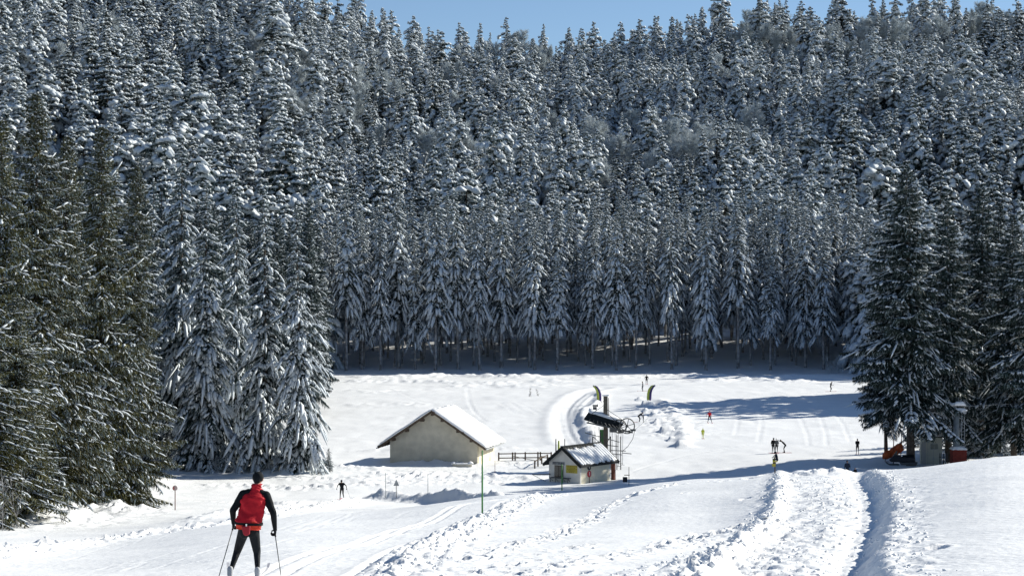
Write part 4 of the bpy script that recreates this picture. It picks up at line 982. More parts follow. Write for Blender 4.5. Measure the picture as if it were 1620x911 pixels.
e_, h_, d_ = pole(995, 756, 738, 1.0, M_WOOD, 'thin dark stake right of the hut', 'stake', 'pole', d=196)
p = Vector(e_.location); m = MB(); m.box((-.38, 0, .55), (.45, .3, .5)); m.build('small_box', M_BSIGN, e_, bevel=.03)
m = MB(); m.box((-.2, 0, h_ * .55), (.55, .05, .07)); m.build('bracket', M_WOOD, e_)
for o_ in bpy.data.objects:
    if o_.name == 'signpost':
        m = MB(); m.box((0, -.03, .55), (.20, .03, .05)); m.box((-.05, -.03, .40), (.15, .03, .12)); m.build('crossboard', M_YSIGN, o_)
# triangular warning sign and round sign
e_, h_, d_ = pole(627, 781, 759, 1.0, M_STEEL, 'grey triangular warning sign on a thin post beside the trail', 'triangular_sign', 'sign', d=167.5)
s_ = d_ / FPX; m = MB(); m.prism([(-4.6 * s_, h_ - 9 * s_), (4.6 * s_, h_ - 9 * s_), (0, h_ + 1.5 * s_)], -.03, 0); m.build('plate', M_GALV, e_)
e_, h_, d_ = pole(277, 794.5, 767, 1.5, M_RUST, 'round sign on a thin red post in the snow right of the left clump', 'round_trail_sign', 'sign', d=140)
s_ = d_ / FPX; m = MB(); m.tube([(0, -.06, h_ - 4.5 * s_), (0, -.03, h_ - 4.5 * s_)], 4.1 * s_, 18); m.build('disc', mat('pale_pink_sign', (.42, .33, .32), .6, .3), e_)
m = MB(); m.box((-2 * s_, -.075, h_ - 4.5 * s_), (2.2 * s_, .02, 5.5 * s_)); m.build('disc_mark', mat('dull_red_print', (.33, .10, .10), .6, .3), e_)
pole(783, 744, 728, .7, M_RUST, 'hair-thin red stake below the rail fence', 'stake', 'pole', d=205)

# ------------------------------------------------------------------ right: snowy lift pylon, cabin, machine
def pylon():
    d = 205.; x = (1516 - CX) / FPX * d; s = d / FPX; z0 = -(735 - CY) * s - .6
    e = empty('lift_pylon', (x, d, z0), 0, 'blue-grey lift pylon with ladder and snowy head on a red concrete block', 'pylon')
    m = MB(); m.box((0, 0, .6 + .45), (22 * s, 22 * s, 2.3)); m.build('base_block', M_REDC, e, bevel=.03)
    snowslab('base_snow', e, 23 * s, 23 * s, .32, np.eye(3), (-11.5 * s, -11.5 * s, 2.18), 4, 9, 9, amp=.12)
    H = (735 - 651) * s + .6
    m = MB(); m.tube([(-.2, 0, 2.0), (-.2, 0, H)], [.36, .30], 12); m.build('mast', M_PYL, e, smooth=True)
    lx = .42
    ld = MB(); ld.tube([(lx - .16, -.25, 2.2), (lx - .16, -.25, H - .3)], .035, 5); ld.tube([(lx + .16, -.25, 2.2), (lx + .16, -.25, H - .3)], .035, 5); lo = ld.build('ladder', M_GALV, e)
    z = 2.4
    while z < H - .3: m = MB(); m.tube([(lx - .16, -.25, z), (lx + .16, -.25, z)], .03, 5); m.build('rung', M_GALV, lo); z += .33
    m = MB(); m.beam((-46 * s, 0, H + .25), (14 * s, 0, H + .25), .25, .22); m.build('cross_arm', M_STEEL, e)
    m = MB(); m.box((0, -.1, H - .05), (1.4, .9, .3)); m.build('platform', M_GALV, e)
    for k in range(4):
        c = Vector((-44 * s + k * 6.2 * s, -.15, H - .25)); m = MB(); m.tube([c + Vector((math.cos(a) * .19, 0, math.sin(a) * .19)) for a in np.linspace(0, 2 * math.pi, 13)], .06, 5, False); m.build('pulley', M_GALV, e)
    m = MB(); m.beam((-45 * s, -.1, H - .05), (-22 * s, -.1, H - .02), .1, .12); m.build('pulley_beam', M_STEEL, e)
    snowslab('arm_snow', e, 44 * s, .45, .34, np.array([[1, 0, 0], [0, 1, 0], [.10, 0, 1]]), (-46 * s, -.2, H + .34), 6, 16, 5, amp=.2)
    snowslab('arm_snow', e, 18 * s, .7, .42, np.eye(3), (-7 * s, -.4, H + .62), 7, 9, 6, amp=.2)
    snowslab('platform_snow', e, 22 * s, .8, .28, np.eye(3), (-10 * s, -.6, H + .10), 8, 9, 6, amp=.1)
    m = MB(); m.tube([(0, 0, H + .5), (40, 12, H + 2.0), (90, 26, H + 6)], .022, 5); m.build('cable', M_GALV, e)
pylon()
def cabin():
    d = 210.; x = (1457 - CX) / FPX * d; s = d / FPX; z0 = -(735 - CY) * s - .5
    e = empty('lift_cabin', (x, d, z0), R(-8), 'pale cream operator cabin between the dark trunks left of the pylon', 'cabin')
    w1 = 33 * s; m = MB(); m.box((w1 / 2, 1.0, 1.7), (w1, 2.0, 3.4)); m.build('body', mat('pale_cabin_panel', (.46, .46, .38), .7, .3, .05, 2), e, bevel=.03)
    for k in range(3): m = MB(); m.box((w1 * (.06 + .26 * k), -.012, 1.7), (.05, .02, 3.3)); m.build('panel_joint', M_GALV, e)
    m = MB(); m.box((w1 * .62, -.02, 2.45), (12 * s, .04, 9 * s)); wn = m.build('window', M_GALV, e)
    for q in (-1, 1): m = MB(); m.box((w1 * .62 + q * 2.8 * s, -.05, 2.45), (5 * s, .02, 7.6 * s)); m.build('pane', mat('dull_glass', (.10, .13, .11), .25, .5), wn)
    m = MB(); m.box((w1 * .13, -.03, 1.6), (7 * s, .03, 2.6)); m.build('door', mat('grey_door', (.33, .34, .33), .6, .3), e)
    m = MB(); m.box((w1 / 2, 1.0, 3.46), (w1 + .3, 2.3, .12)); rf = m.build('roof', M_DTIN, e); snowslab('roof_snow', rf, w1 + .3, 2.3, .3, np.eye(3), (-.15, -.15, 3.53), 9, 9, 8)
    p0 = Vector(((1487 - CX) / FPX * 208, 208, z0)); g = empty('board_gate', p0, 0, 'dark slatted gate between the cream cabin and the pylon', 'gate')
    for k in range(5): m = MB(); m.box((k * .19, 0, .95), (.10, .05, 1.9)); m.build('slat', M_GALV if k in (1, 3) else M_STEEL, g)
    for z in (.4, 1.5): m = MB(); m.box((.38, .06, z), (.95, .05, .1)); m.build('rail', M_STEEL, g)
cabin()
def netting():
    d = 214.; x = (1399 - CX) / FPX * d; s = d / FPX; z0 = -(726 - CY) * s - .1
    e = empty('orange_netting', (x, d, z0), 0, 'heap of orange safety netting under the dark firs beside the piste', 'safety net')
    m = MB(); rr = random.Random(3)
    for k in range(6):
        y = .25 * k - .5; pts = [(t * 27 * s + rr.uniform(-.1, .1), y, .35 + 1.0 * t + .25 * math.sin(t * 6 + k) + rr.uniform(-.08, .08)) for t in np.linspace(0, 1, 9)]; m.tube(pts, [.2 + .12 * math.sin(q * 1.7 + k) for q in range(9)], 7)
    m.build('net_roll', M_ORANGE, e, smooth=True)
    for t in (.05, .5, .95): m = MB(); m.tube([(t * 27 * s, 0, -.2), (t * 27 * s + .1, 0, 1.9 + .4 * t)], .05, 6); m.build('stake', M_RUST, e)
netting()
def snowmobile():
    d = 206.; x = (1427 - CX) / FPX * d; s = d / FPX; z0 = -(735 - CY) * s
    e = empty('snowmobile', (x, d, z0), R(172), 'black snowmobile parked under the firs between the orange netting and the trunk', 'snowmobile')
    m = MB(); m.prism([(-1.35, .35), (1.1, .3), (1.35, .5), (.75, 1.0), (.2, 1.05), (0, .8), (-1.3, .85)], -.28, .28); m.build('body', M_BSIGN, e, bevel=.07)
    m = MB(); m.prism([(-1.25, .86), (.0, .82), (-.1, 1.02), (-1.2, 1.1)], -.2, .2); m.build('seat', M_BLACK, e, bevel=.06)
    m = MB(); m.prism([(.55, 1.0), (.95, .9), (.55, 1.45), (.45, 1.4)], -.22, .22); m.build('windshield', M_GLASS, e)
    m = MB(); m.prism([(-1.5, 0), (.1, 0), (.3, .3), (-1.6, .32)], -.2, .2); m.build('track', M_STEEL, e, bevel=.08)
    for y in (-.45, .45): m = MB(); m.tube([(.3, y, .03), (1.3, y, .03), (1.65, y, .25)], .05, 6); m.tube([(.9, y, .05), (.8, y * .4, .5)], .035, 5); m.build('ski', M_STEEL, e)
    m = MB(); m.tube([(.25, -.38, 1.22), (.35, 0, 1.2), (.25, .38, 1.22)], .025, 6); m.tube([(.35, 0, 1.2), (.5, 0, .95)], .03, 6); m.build('handlebar', M_STEEL, e)
snowmobile()
# dead stems poking out of the snow, saplings in the meadow
def stems(u, v, hpx, n, lab, mt, spread, d=None, kind='bare_shrub'):
    if d is None: x, d = hit(u, v)
    else: x = (u - CX) / FPX * d
    s = d / FPX; e = empty(kind, (x, d, G(x, d)), 0, lab, 'shrub'); rr = random.Random(int(u))
    for k in range(n):
        m = MB(); x0 = rr.uniform(-spread, spread) * s; q = Vector((x0, rr.uniform(-.4, .4), -.2)); pts = [q]; d0 = Vector((rr.uniform(-.35, .35), rr.uniform(-.3, .3), 1)).normalized(); L = hpx * s * rr.uniform(.6, 1.1)
        for i in range(4): d0 = (d0 + Vector((rr.uniform(-.15, .15), rr.uniform(-.15, .15), 0))).normalized(); q = q + d0 * L / 4; pts.append(q)
        r0 = max(.02, .35 * s); m.tube(pts, [r0, r0 * .8, r0 * .6, r0 * .4, r0 * .25], 5)
        for i in range(1, 4):
            for _ in range(3): dd = Vector((rr.uniform(-1, 1), rr.uniform(-1, 1), rr.uniform(.3, 1.3))).normalized(); m.tube([pts[i], pts[i] + dd * L * rr.uniform(.15, .32)], [r0 * .5, r0 * .2], 4)
        m.build('stem', mt, e)
stems(838, 628, 16, 3, 'thin leafless sapling in the far meadow, left of two', M_FROSTBARK, 4); stems(850, 627, 18, 2, 'thin leafless sapling in the far meadow, right of two', M_FROSTBARK, 3)
stems(1322, 592, 34, 16, 'rimed bush at the forest edge beside the dark firs', M_TWIG, 14, 440)
stems(100, 838, 34, 4, 'broken dead stem sticking out of the snowy mound, left of two', M_TWIGD, 6, 112); stems(115, 826, 26, 4, 'dead twigs on top of the snowy mound, right of two', M_TWIGD, 12, 118)
def big_bare(u, d, top, lab, seed):
    cr, tr, H = bare_tree('near_bare', seed, 12, 3.6, True, 4, 4); p = on(u, d); h = -(top - CY) / FPX * d - p.z
    e = empty('bare_tree', p, 0, lab, 'leafless tree'); e.scale = (h / H,) * 3; link('crown', cr, e); link('trunk', tr, e)
stems(8, 742, 120, 9, 'leafless shrub with frosted branches in front of the dark spruces, lower left', M_FROSTBARK, 30, 108, 'leafless_shrub')
stems(-18, 700, 150, 7, 'leafless frosted shrub cut by the left edge, below the dark spruces', M_FROSTBARK, 25, 106, 'leafless_shrub')

# ------------------------------------------------------------------ people
def blob(name, caps, vox, mats, parent, mats_of=None, smooth=2):
    """one continuous surface round tapered limbs: caps = [(a, b, ra, rb, material index)]"""
    m = MB()
    for a, b, ra, rb, mi in caps:
        a, b = Vector(a), Vector(b); d = (b - a); L = d.length
        if L < 1e-5: d = Vector((0, 0, 1)); L = 1e-5
        dn = d.normalized(); pts, rad = [], []
        for t in (-.97, -.75, -.4): pts.append(a + dn * ra * t); rad.append(ra * math.sqrt(1 - t * t))
        pts += [a, a.lerp(b, .5), b]; rad += [ra, (ra + rb) / 2, rb]
        for t in (.4, .75, .97): pts.append(b + dn * rb * t); rad.append(rb * math.sqrt(1 - t * t))
        m.tube(pts, rad, 12)
    me = bpy.data.meshes.new('tmp'); me.from_pydata(m.v, [], m.f); me.update()
    o = bpy.data.objects.new('tmp', me); COL.objects.link(o)
    md = o.modifiers.new('r', 'REMESH'); md.mode = 'VOXEL'; md.voxel_size = vox; md.use_smooth_shade = True
    ms = o.modifiers.new('s', 'SMOOTH'); ms.iterations = smooth; ms.factor = .5
    dg = bpy.context.evaluated_depsgraph_get(); out = bpy.data.meshes.new_from_object(o.evaluated_get(dg)); bpy.data.objects.remove(o)
    out.name = name; out.materials.clear()
    for k in mats: out.materials.append(k)
    n = len(out.polygons); c = np.zeros(n * 3); out.polygons.foreach_get('center', c); c = c.reshape(-1, 3); best = np.full(n, 1e9); mi_ = np.zeros(n, int)
    for a, b, ra, rb, mi in caps:
        a = np.array(a); b = np.array(b); d = b - a; t = np.clip(((c - a) @ d) / (d @ d + 1e-9), 0, 1); q = np.linalg.norm(c - a - t[:, None] * d, axis=1) - (ra + (rb - ra) * t)
        k = q < best; best[k] = q[k]; mi_[k] = mi
    out.polygons.foreach_set('material_index', mi_.astype(np.int32)); out.polygons.foreach_set('use_smooth', [True] * n)
    return link(name, out, parent)

def hand_caps(w_, dirv, side, mi, s=1.0):
    """palm, four unequal curled fingers and a thumb closing round a pole grip; w_ wrist, dirv forearm direction"""
    f = Vector(dirv).normalized(); fw = Vector((0, 1, 0)); fw = (fw - f * fw.dot(f)).normalized(); sd = f.cross(fw) * side; caps = []
    w_ = Vector(w_); pc = w_ + f * .075 * s
    for k in range(4):
        o = fw * (.030 - .020 * k) * s; caps.append((w_ + f * .015 * s + o * .6, pc + o, .019 * s, .017 * s, mi))
        L = (.040, .045, .042, .034)[k] * s; a = pc + o; b = a + (f * .75 - sd * .6).normalized() * L; c = b + (-f * .1 - sd * 1).normalized() * L * .75; d = c + (-f * 1 - sd * .25).normalized() * L * .55
        caps += [(a, b, .0125 * s, .0115 * s, mi), (b, c, .0115 * s, .011 * s, mi), (c, d, .011 * s, .0095 * s, mi)]
    t0 = w_ + f * .03 * s + fw * .028 * s; t1 = t0 + (f * .6 + fw * .5 - sd * .6).normalized() * .04 * s; t2 = t1 + (f * .4 - sd * 1).normalized() * .035 * s
    caps += [(t0, t1, .015 * s, .013 * s, mi), (t1, t2, .013 * s, .011 * s, mi)]
    return caps

def person(loc, rot, J, h=1.75, cl=(1, 1, 1), vox=.03, label='', hat=None, skis=True, grp=None, gloves=True, fine=False, smooth=2, extra=None):
    """J: joints in metres for a 1.75 m figure facing +y"""
    e = empty('person', loc, rot, label, 'person', grp); s = h / 1.75; e.scale = (s, s, s)
    torso, leg, skinm = cl
    V3 = lambda k: Vector(J[k]); nk = V3('neck'); hd = V3('head'); pv = V3('pelvis'); ch = V3('chest')
    ax = (V3('sR') - V3('sL')).normalized(); up = (hd - nk).normalized(); fw = up.cross(ax) * -1.0
    fw = Vector(J.get('face', tuple(fw))).normalized()
    mats = [M_SKIN, torso, leg, M_BLACK]
    hipx = (V3('hR') - V3('hL')).normalized()
    lk = J.get('legk', 1.0)
    caps = [(V3('hL'), V3('kL'), .092 * lk, .060 * lk, 2), (V3('kL'), V3('aL'), .058 * lk, .037, 2), (V3('hR'), V3('kR'), .092 * lk, .060 * lk, 2), (V3('kR'), V3('aR'), .058 * lk, .037, 2),
            (V3('kL') .lerp(V3('aL'), .28) + Vector((0, -.018, 0)), V3('kL').lerp(V3('aL'), .45) + Vector((0, -.01, 0)), .048, .042, 2), (V3('kR').lerp(V3('aR'), .28) + Vector((0, -.018, 0)), V3('kR').lerp(V3('aR'), .45) + Vector((0, -.01, 0)), .048, .042, 2),
            (pv - hipx * .075, pv + hipx * .075, .105, .105, 2), (V3('hL') + Vector((0, -.03, 0)), V3('hL') + Vector((0, -.03, -.06)), .085, .08, 2), (V3('hR') + Vector((0, -.03, 0)), V3('hR') + Vector((0, -.03, -.06)), .085, .08, 2),
            (pv + (ch - pv) * .25 - ax * .05, pv + (ch - pv) * .25 + ax * .05, .105, .105, 1), (pv.lerp(ch, .6) - ax * .06, pv.lerp(ch, .6) + ax * .06, .115, .115, 1),
            (ch - ax * .09, ch + ax * .09, .118, .118, 1), (V3('sL') + ax * .05, V3('sR') - ax * .05, .072, .072, 1), (ch.lerp(nk, .6), nk, .10, .062, 1),
            (nk, nk.lerp(hd, .5), .058, .055, 0),
            (hd + fw * -.012 + up * .02, hd + fw * .018 + up * .015, .089, .085, 0), (hd + fw * .035 - up * .045, hd + fw * .055 - up * .06, .055, .042, 0),
            (hd + fw * .10, hd + fw * .112 - up * .022, .009, .013, 0), (hd + fw * .095 - up * .058 - ax * .018, hd + fw * .095 - up * .058 + ax * .018, .009, .009, 0),
            (hd + ax * .088 + up * .012, hd + ax * .09 - up * .018, .014, .011, 0), (hd - ax * .088 + up * .012, hd - ax * .09 - up * .018, .014, .011, 0)]
    arm = J.get('armmat', 1)
    for q in 'LR': caps += [(V3('s' + q), V3('e' + q), .060, .045, arm), (V3('e' + q), V3('w' + q), .045, .029, arm)]
    if not fine:
        for q, sd_ in (('L', -1), ('R', 1)): caps += hand_caps(V3('w' + q), V3('w' + q) - V3('e' + q), sd_, 3, 1.15)
    for q in 'LR':
        a = V3('a' + q); fdir = Vector(J.get('foot' + q, (0.0, 1, 0))).normalized(); caps += [(a + Vector((0, -.03, -.03)), a + fdir * .16 + Vector((0, 0, -.055)), .042, .034, 3)]
    b = blob('body', caps, vox, mats, e, smooth=smooth)
    for sgn in (-1, 1):
        m = MB(); c = hd + fw * .088 + ax * .032 * sgn + up * .006; m.tube([c - fw * .004, c + fw * .008], [.011, .006], 8); m.build('eye', M_BSIGN, e, smooth=True)
    hm = hat or M_BLACK
    caps = [(hd + up * .035 - fw * .018, hd + up * .038 + fw * .012, .099, .094, 0), (hd + up * .0 - fw * .045, hd - fw * .045 - up * .02, .072, .066, 0)]
    blob('hat', caps, max(vox * .7, .012), [hm], e, smooth=3)
    if skis:
        for q in 'LR':
            a = V3('a' + q); fd = Vector(J.get('foot' + q, (0, 1, 0))); fd.z = 0; fd.normalize(); sd_ = Vector((fd.y, -fd.x, 0)); z = a.z - .093; m = MB()
            c = Vector((a.x, a.y, z)); pts = [(-.85, 0), (.75, 0), (.95, .03), (1.05, .09)]; vs = []
            for L, hh in pts:
                for sg in (-1, 1):
                    for dz in (0, .018): vs.append(c + fd * L + sd_ * sg * .024 + Vector((0, 0, hh + dz)))
            fs = []
            for k in range(3):
                o = 4 * k; fs += [(o, o + 4, o + 5, o + 1), (o + 1, o + 5, o + 7, o + 3), (o + 3, o + 7, o + 6, o + 2), (o + 2, o + 6, o + 4, o)]
            fs += [(0, 1, 3, 2), (12, 14, 15, 13)]; m.add(vs, fs); m.build('ski', J.get('skim', M_RED), e)
    return e, s
def ski_pole(a, b, lab, r_=.008, mt=None):
    a, b = Vector(a), Vector(b); d = (b - a).normalized(); e = empty('ski_pole', a, 0, lab, 'ski pole'); L = (b - a).length; m = MB()
    m.tube([d * -.06, d * L], [r_, r_ * .8], 7); m.build('shaft', mt or M_GALV, e, smooth=True)
    m = MB(); m.tube([d * -.09, d * .07], [r_ * 2, r_ * 1.6], 8); m.build('grip', M_BLACK, e)
    m = MB(); m.tube([d * (L - .06), d * (L - .03)], [.012, .035], 8); m.build('basket', M_BLACK, e)

# the red-vested skier in front
def lead_skier():
    x, d = (394.5 - CX) / FPX * 33.5, 33.5; z = G(x, d) + .0; k = d / FPX; zb = z
    def q(u, v, y): return ((u - 394.5) * k, y, -(v - CY) * k - zb)
    # the figure is laid out from the ground up
    J = dict(pelvis=q(393.5, 832, -.02), hL=q(386.5, 838, -.02), hR=q(401.0, 838, .0), kL=q(373.5, 873, .16), kR=q(406.0, 873, .05), aL=q(365.0, 903, -.05), aR=q(409.0, 903.5, -.12),
             chest=q(399.5, 792, .16), neck=q(402.6, 774, .25), head=q(404.4, 760.5, .31), sL=q(383.0, 784, .19), sR=q(418, 786, .21), eL=q(367.0, 808, .10), eR=q(431.5, 812, .08),
             wL=q(366.0, 828, .24), wR=q(432.5, 838, .22), face=(.18, .95, -.18), armmat=3, legk=1.12, footL=(-.18, 1, 0), footR=(.06, 1, 0), skim=M_WHITE)
    e, s = person((x, d, z), 0, J, 1.75, (M_RED, M_TIGHT, M_SKIN), .016, 'skier seen from behind in a red vest with black sleeves, skating down the trail', M_BLACK, fine=True, smooth=3)
    V3 = lambda n: Vector(J[n]); ax = (V3('sR') - V3('sL')).normalized(); pv, ch, nk = V3('pelvis'), V3('chest'), V3('neck')
    def loft(name, rings, mt, n=40, wr=.006, seed=0):
        # clothing as a loft of rounded sections (centre, half width, half depth) with creases
        Cs = np.array([list(r[0]) + [r[1], r[2]] for r in rings]); Cs = dense(Cs, 1e9) if False else Cs
        t0 = np.arange(len(Cs)); tt = np.linspace(0, len(Cs) - 1, (len(Cs) - 1) * 6 + 1); S_ = []
        for t in tt:
            i = min(int(t), len(Cs) - 2); f = t - i; p0, p1, p2, p3 = Cs[max(i - 1, 0)], Cs[i], Cs[i + 1], Cs[min(i + 2, len(Cs) - 1)]
            S_.append(.5 * (2 * p1 + (p2 - p0) * f + (2 * p0 - 5 * p1 + 4 * p2 - p3) * f * f + (3 * p1 - p0 - 3 * p2 + p3) * f ** 3))
        V = []; axv = np.array(ax)
        for j, r in enumerate(S_):
            an = np.arange(n) * 2 * np.pi / n; cs, sn = np.cos(an), np.sin(an)
            k_ = 1 + wr / r[3] * 6 * (fbm(an * 2.2 + j * .16, np.full(n, j * .33) + cs, 1.0, 3, seed))
            X = np.sign(cs) * np.abs(cs) ** .82 * r[3] * k_; Y = np.sign(sn) * np.abs(sn) ** .9 * r[4] * k_
            V.append(np.array(r[:3]) + X[:, None] * axv + Y[:, None] * np.array([-axv[1], axv[0], 0]))
        V = np.vstack(V); m_ = len(S_); i, k_ = np.meshgrid(np.arange(m_ - 1), np.arange(n), indexing='ij'); a_ = (i * n + k_).ravel(); b_ = (i * n + (k_ + 1) % n).ravel()
        F = np.stack([a_, b_, b_ + n, a_ + n], 1); V = np.vstack([V, V[:n].mean(0), V[(m_ - 1) * n:m_ * n].mean(0)])
        cap = np.array([(m_ * n, (q + 1) % n, q) for q in range(n)] + [(m_ * n + 1, (m_ - 1) * n + q, (m_ - 1) * n + (q + 1) % n) for q in range(n)])
        return link(name, mesh_np(name, V, [F, cap], None, [mt], True), e)
    Z = lambda v: Vector((0, 0, v)); hd = V3('head')
    loft('vest', [(pv + Z(.045), .212, .152), (pv + Z(.10), .218, .150), (pv.lerp(ch, .5), .208, .142), (pv.lerp(ch, .8), .212, .145), (ch + Z(.03), .203, .140), (ch.lerp(nk, .45), .165, .122), (ch.lerp(nk, .78), .115, .095), (nk + Z(.0), .085, .083), (nk.lerp(hd, .32), .074, .078), (nk.lerp(hd, .5), .07, .075)], M_RED, wr=.007, seed=5)
    loft('jacket_hem', [(pv + Z(-.045), .207, .142), (pv + Z(-.01), .212, .148), (pv + Z(.05), .212, .150), (pv + Z(.10), .205, .146)], M_REDH, wr=.004, seed=8)
    for q_, sg_ in (('L', -1), ('R', 1)):
        a_, b_, c_ = V3('s' + q_), V3('e' + q_), V3('w' + q_)
        blob('sleeve', [(a_ - ax * .085 * sg_ + Z(.035), a_ + Z(-.015), .075, .084, 0), (a_, a_.lerp(b_, .5), .088, .073, 0), (a_.lerp(b_, .5), b_, .066, .058, 0), (b_, b_.lerp(c_, .5), .058, .05, 0), (b_.lerp(c_, .5), c_, .05, .038, 0)], .014, [M_BLACK], e, smooth=3)
    bt = pv + Vector((.004, -.012, .055)); caps = [(bt - ax * .085, bt + ax * .085, .1345, .1345, 0)]
    m = MB(); n = 28; vs = []
    for i in range(n):
        a = 2 * math.pi * i / n; p_ = bt + ax * (math.copysign(abs(math.cos(a)) ** .82, math.cos(a)) * .240) + Vector((-ax.y, ax.x, 0)) * (math.copysign(abs(math.sin(a)) ** .9, math.sin(a)) * .174)
        vs += [p_ + Vector((0, 0, -.02)), p_ + Vector((0, 0, .02))]
    m.add(vs, [(2 * i, 2 * ((i + 1) % n), 2 * ((i + 1) % n) + 1, 2 * i + 1) for i in range(n)]); m.build('waist_belt', M_BLACK, e, smooth=True)
    bg_ = bt + Vector((-.02, -.175, -.075)); m = MB(); m.prism([(-.075, .055), (.075, .055), (.06, -.09), (.0, -.115), (-.045, -.09)], -.045, .05, loc=bg_); m.build('hip_bag', mat('dark_red_bag', (.30, .008, .02), .6, .3), e, bevel=.02)
    m = MB(); m.tube([bg_ + Vector((.005, -.03, .05)), bg_ + Vector((.005, -.03, .085))], .012, 8); m.build('bottle_cap', M_WHITE, e)
    for n_, sd_ in (('L', -1), ('R', 1)):
        f = (V3('w' + n_) - V3('e' + n_)).normalized(); caps = [(V3('w' + n_) - f * .04, V3('w' + n_) + f * .02, .036, .036, 0)] + hand_caps(V3('w' + n_), f + Vector((0, 0, -.2)), sd_, 0, 1.12)
        blob('glove', caps, .0065, [M_BLACK], e, smooth=1)
        a = V3('a' + n_); fd = Vector(J['foot' + n_]).normalized()
        blob('boot', [(a + Vector((0, -.02, .05)), a + Vector((0, -.03, -.03)), .052, .05, 0), (a + Vector((0, -.04, -.05)), a + fd * .17 + Vector((0, 0, -.055)), .046, .038, 0)], .012, [mat('grey_boot', (.42, .43, .44), .6, .3)], e, smooth=2)
    M = Vector((x, d, z)); gl = M + V3('wL') + Vector((.0, .01, -.075)); gr = M + V3('wR') + Vector((.0, .01, -.085))
    def tip(u, v, dd):
        p_ = Vector(((u - CX) / FPX * dd, dd, 0)); p_.z = G(p_.x, p_.y); return p_
    ski_pole(gl, tip(343.5, 912, 33.15), 'grey ski pole in the left hand of the red-vested skier', .009, M_STEEL)
    ski_pole(gr, tip(446, 912, 33.0), 'grey ski pole in the right hand of the red-vested skier', .009, M_STEEL)
lead_skier()

def std(**k):
    J = dict(pelvis=(0, 0, .95), hL=(-.09, 0, .90), hR=(.09, 0, .90), kL=(-.11, .03, .49), kR=(.11, .03, .49), aL=(-.12, -.02, .10), aR=(.12, -.02, .10), chest=(0, .02, 1.27), neck=(0, .04, 1.48), head=(0, .07, 1.63),
             sL=(-.19, .02, 1.42), sR=(.19, .02, 1.42), eL=(-.26, -.02, 1.15), eR=(.26, -.02, 1.15), wL=(-.27, .10, .93), wR=(.27, .10, .93)); J.update(k); return J
def put(u, v, J, h, cl, lab, rot=0.0, d=None, **kw):
    if d is None: x, d = hit(u, v)
    else: x = (u - CX) / FPX * d
    return person((x, d, G(x, d)), rot, J, h, cl, kw.pop('vox', .034), lab, **kw)
B = (M_BLACK, M_TIGHT, M_SKIN)
stride = std(kL=(-.12, .16, .50), aL=(-.16, -.05, .13), kR=(.13, .08, .49), aR=(.17, -.02, .10), chest=(0, .12, 1.26), neck=(0, .17, 1.45), head=(0, .22, 1.60), sL=(-.19, .13, 1.40), sR=(.19, .13, 1.40), eL=(-.38, .08, 1.20), eR=(.38, .05, 1.20), wL=(-.44, .14, .98), wR=(.44, .10, .96))
put(541, 792, stride, 1.72, B, 'skier all in black on the trail between the round sign and the triangular sign', math.pi * .97, d=171, vox=.028)
p = on(541, 171); ski_pole((p.x + .42, p.y, p.z + .92), (p.x + .72, p.y + .1, p.z), 'thin pole held by the black-clad skier on the trail', .007, M_STEEL)
put(1023, 608, std(kL=(-.14, .1, .5), eL=(-.36, 0, 1.18), eR=(.36, 0, 1.18)), 1.75, B, 'far skier in black, right of two near the forest edge', math.pi)
put(1017, 619.5, std(kR=(.10, .18, .5), aR=(.1, .0, .12)), 1.7, (M_GREY, M_GREY, M_SKIN), 'far skier in grey, left of two above the play area', math.pi / 2)
put(1314, 618.5, std(kL=(-.1, .2, .5), aL=(-.1, -.05, .12), wL=(-.2, .35, 1.1), wR=(.2, .4, 1.1), chest=(0, .1, 1.26), neck=(0, .15, 1.46), head=(0, .2, 1.6)), 1.75, B, 'skier in black gliding out from behind the dark firs', -math.pi / 2)
bend = std(pelvis=(0, -.12, .88), hL=(-.09, -.12, .84), hR=(.09, -.12, .84), kL=(-.1, .08, .48), kR=(.1, .1, .48), chest=(0, .18, 1.10), neck=(0, .36, 1.22), head=(0, .46, 1.28), sL=(-.18, .28, 1.18), sR=(.18, .28, 1.18), eL=(-.2, .36, .92), eR=(.2, .38, .92), wL=(-.16, .5, .74), wR=(.16, .52, .74))
put(1011.5, 668, bend, 1.75, B, 'adult in black bending down to a small child beside the play area', -R(80))
put(1018, 668.5, std(kL=(-.1, .1, .5), wL=(-.2, .3, 1.15)), 1.1, (M_NAVY, M_NAVY, M_SKIN), 'small child in dark clothes held by the bending adult', R(90), skis=False)
red = std(kL=(-.2, .05, .5), aL=(-.32, 0, .1), kR=(.16, .03, .5), aR=(.26, 0, .1), eR=(.36, 0, 1.2), wR=(.42, .1, 1.0))
put(1122.5, 669.5, red, 1.72, (M_RED, M_TIGHT, M_SKIN), 'skier in a red jacket and black trousers on the open piste', math.pi, hat=mat('pink_hat', (.45, .2, .22), .8, .2))
put(1112, 696, std(), 1.3, (M_YEL, M_YEL, M_SKIN), 'child in a yellow suit standing on the piste below the red-jacketed skier', math.pi, hat=M_YEL)
put(1223.3, 717.5, std(), 1.80, B, 'taller person in black, left of the pair standing close together', R(200))
put(1228.5, 717, std(), 1.70, (M_GREY, M_TIGHT, M_SKIN), 'person in dark grey, right of the pair standing close together', R(160), hat=M_WHITE)
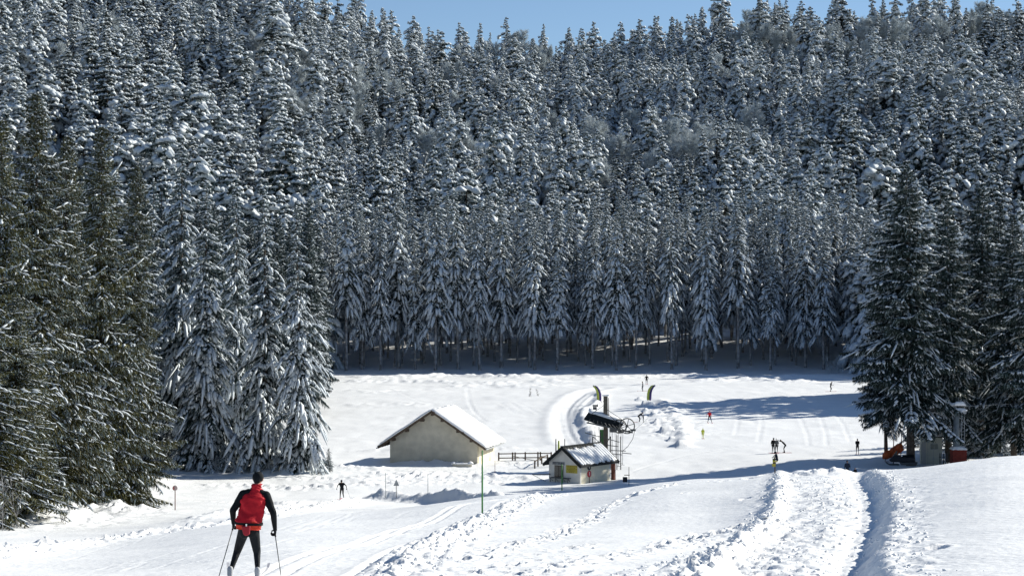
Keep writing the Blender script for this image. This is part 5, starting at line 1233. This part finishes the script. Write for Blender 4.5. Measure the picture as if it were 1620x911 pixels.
phot = std(pelvis=(0, -.14, .93), hL=(-.09, -.14, .89), hR=(.09, -.14, .89), kL=(-.1, .06, .50), kR=(.1, .02, .50), aL=(-.12, -.06, .1), aR=(.12, .0, .1), chest=(0, .10, 1.18), neck=(0, .30, 1.36), head=(0, .40, 1.44), sL=(-.17, .24, 1.32), sR=(.17, .24, 1.32), eL=(-.2, .48, 1.36), eR=(.2, .48, 1.36), wL=(-.06, .66, 1.46), wR=(.06, .66, 1.46))
put(1240.5, 716.5, phot, 1.72, B, 'person in black leaning forward with raised arms, facing the pair', R(90), skis=True)
put(1356.5, 718.5, std(eL=(-.2, .1, 1.16), eR=(.2, .1, 1.16), wL=(-.08, .25, 1.15), wR=(.08, .25, 1.15)), 1.74, B, 'lone person in black standing on the piste near the orange netting', R(170))
sit = std(pelvis=(0, 0, .50), hL=(-.09, .02, .48), hR=(.09, .02, .48), kL=(-.15, .40, .52), kR=(.15, .40, .52), aL=(-.15, .34, .10), aR=(.15, .34, .10), chest=(0, .08, .84), neck=(0, .12, 1.05), head=(0, .16, 1.20), sL=(-.19, .1, .98), sR=(.19, .1, .98), eL=(-.24, .3, .8), eR=(.24, .3, .8), wL=(-.1, .45, .7), wR=(.1, .45, .7))
put(1229.5, 736.5, sit, 1.85, (M_NAVY, M_NAVY, M_SKIN), 'crouching person in dark clothes just behind the signpost', R(100), d=213, skis=False)
put(1223.5, 737, sit, 1.1, (M_YEL, M_NAVY, M_SKIN), 'small child in yellow crouching in front of the dark-clothed person by the signpost', R(-90), d=212, skis=False, hat=M_YEL)
def half(u, top, d, h, cl, lab):
    x = (u - CX) / FPX * d; z = -(top - CY) / FPX * d - h; person((x, d, min(z, 99)), 0, std(), h, cl, .034, lab, skis=False)
    print('half', lab[:20], 'feet', z, 'ground', G(x, d))
half(1340.5, 728, 190, 1.75, (M_NAVY, M_NAVY, M_SKIN), 'person in dark jacket seen from the waist up behind the crest above the path')
half(1353, 739.5, 188, 1.1, B, 'dark hooded head of a child just showing over the crest')
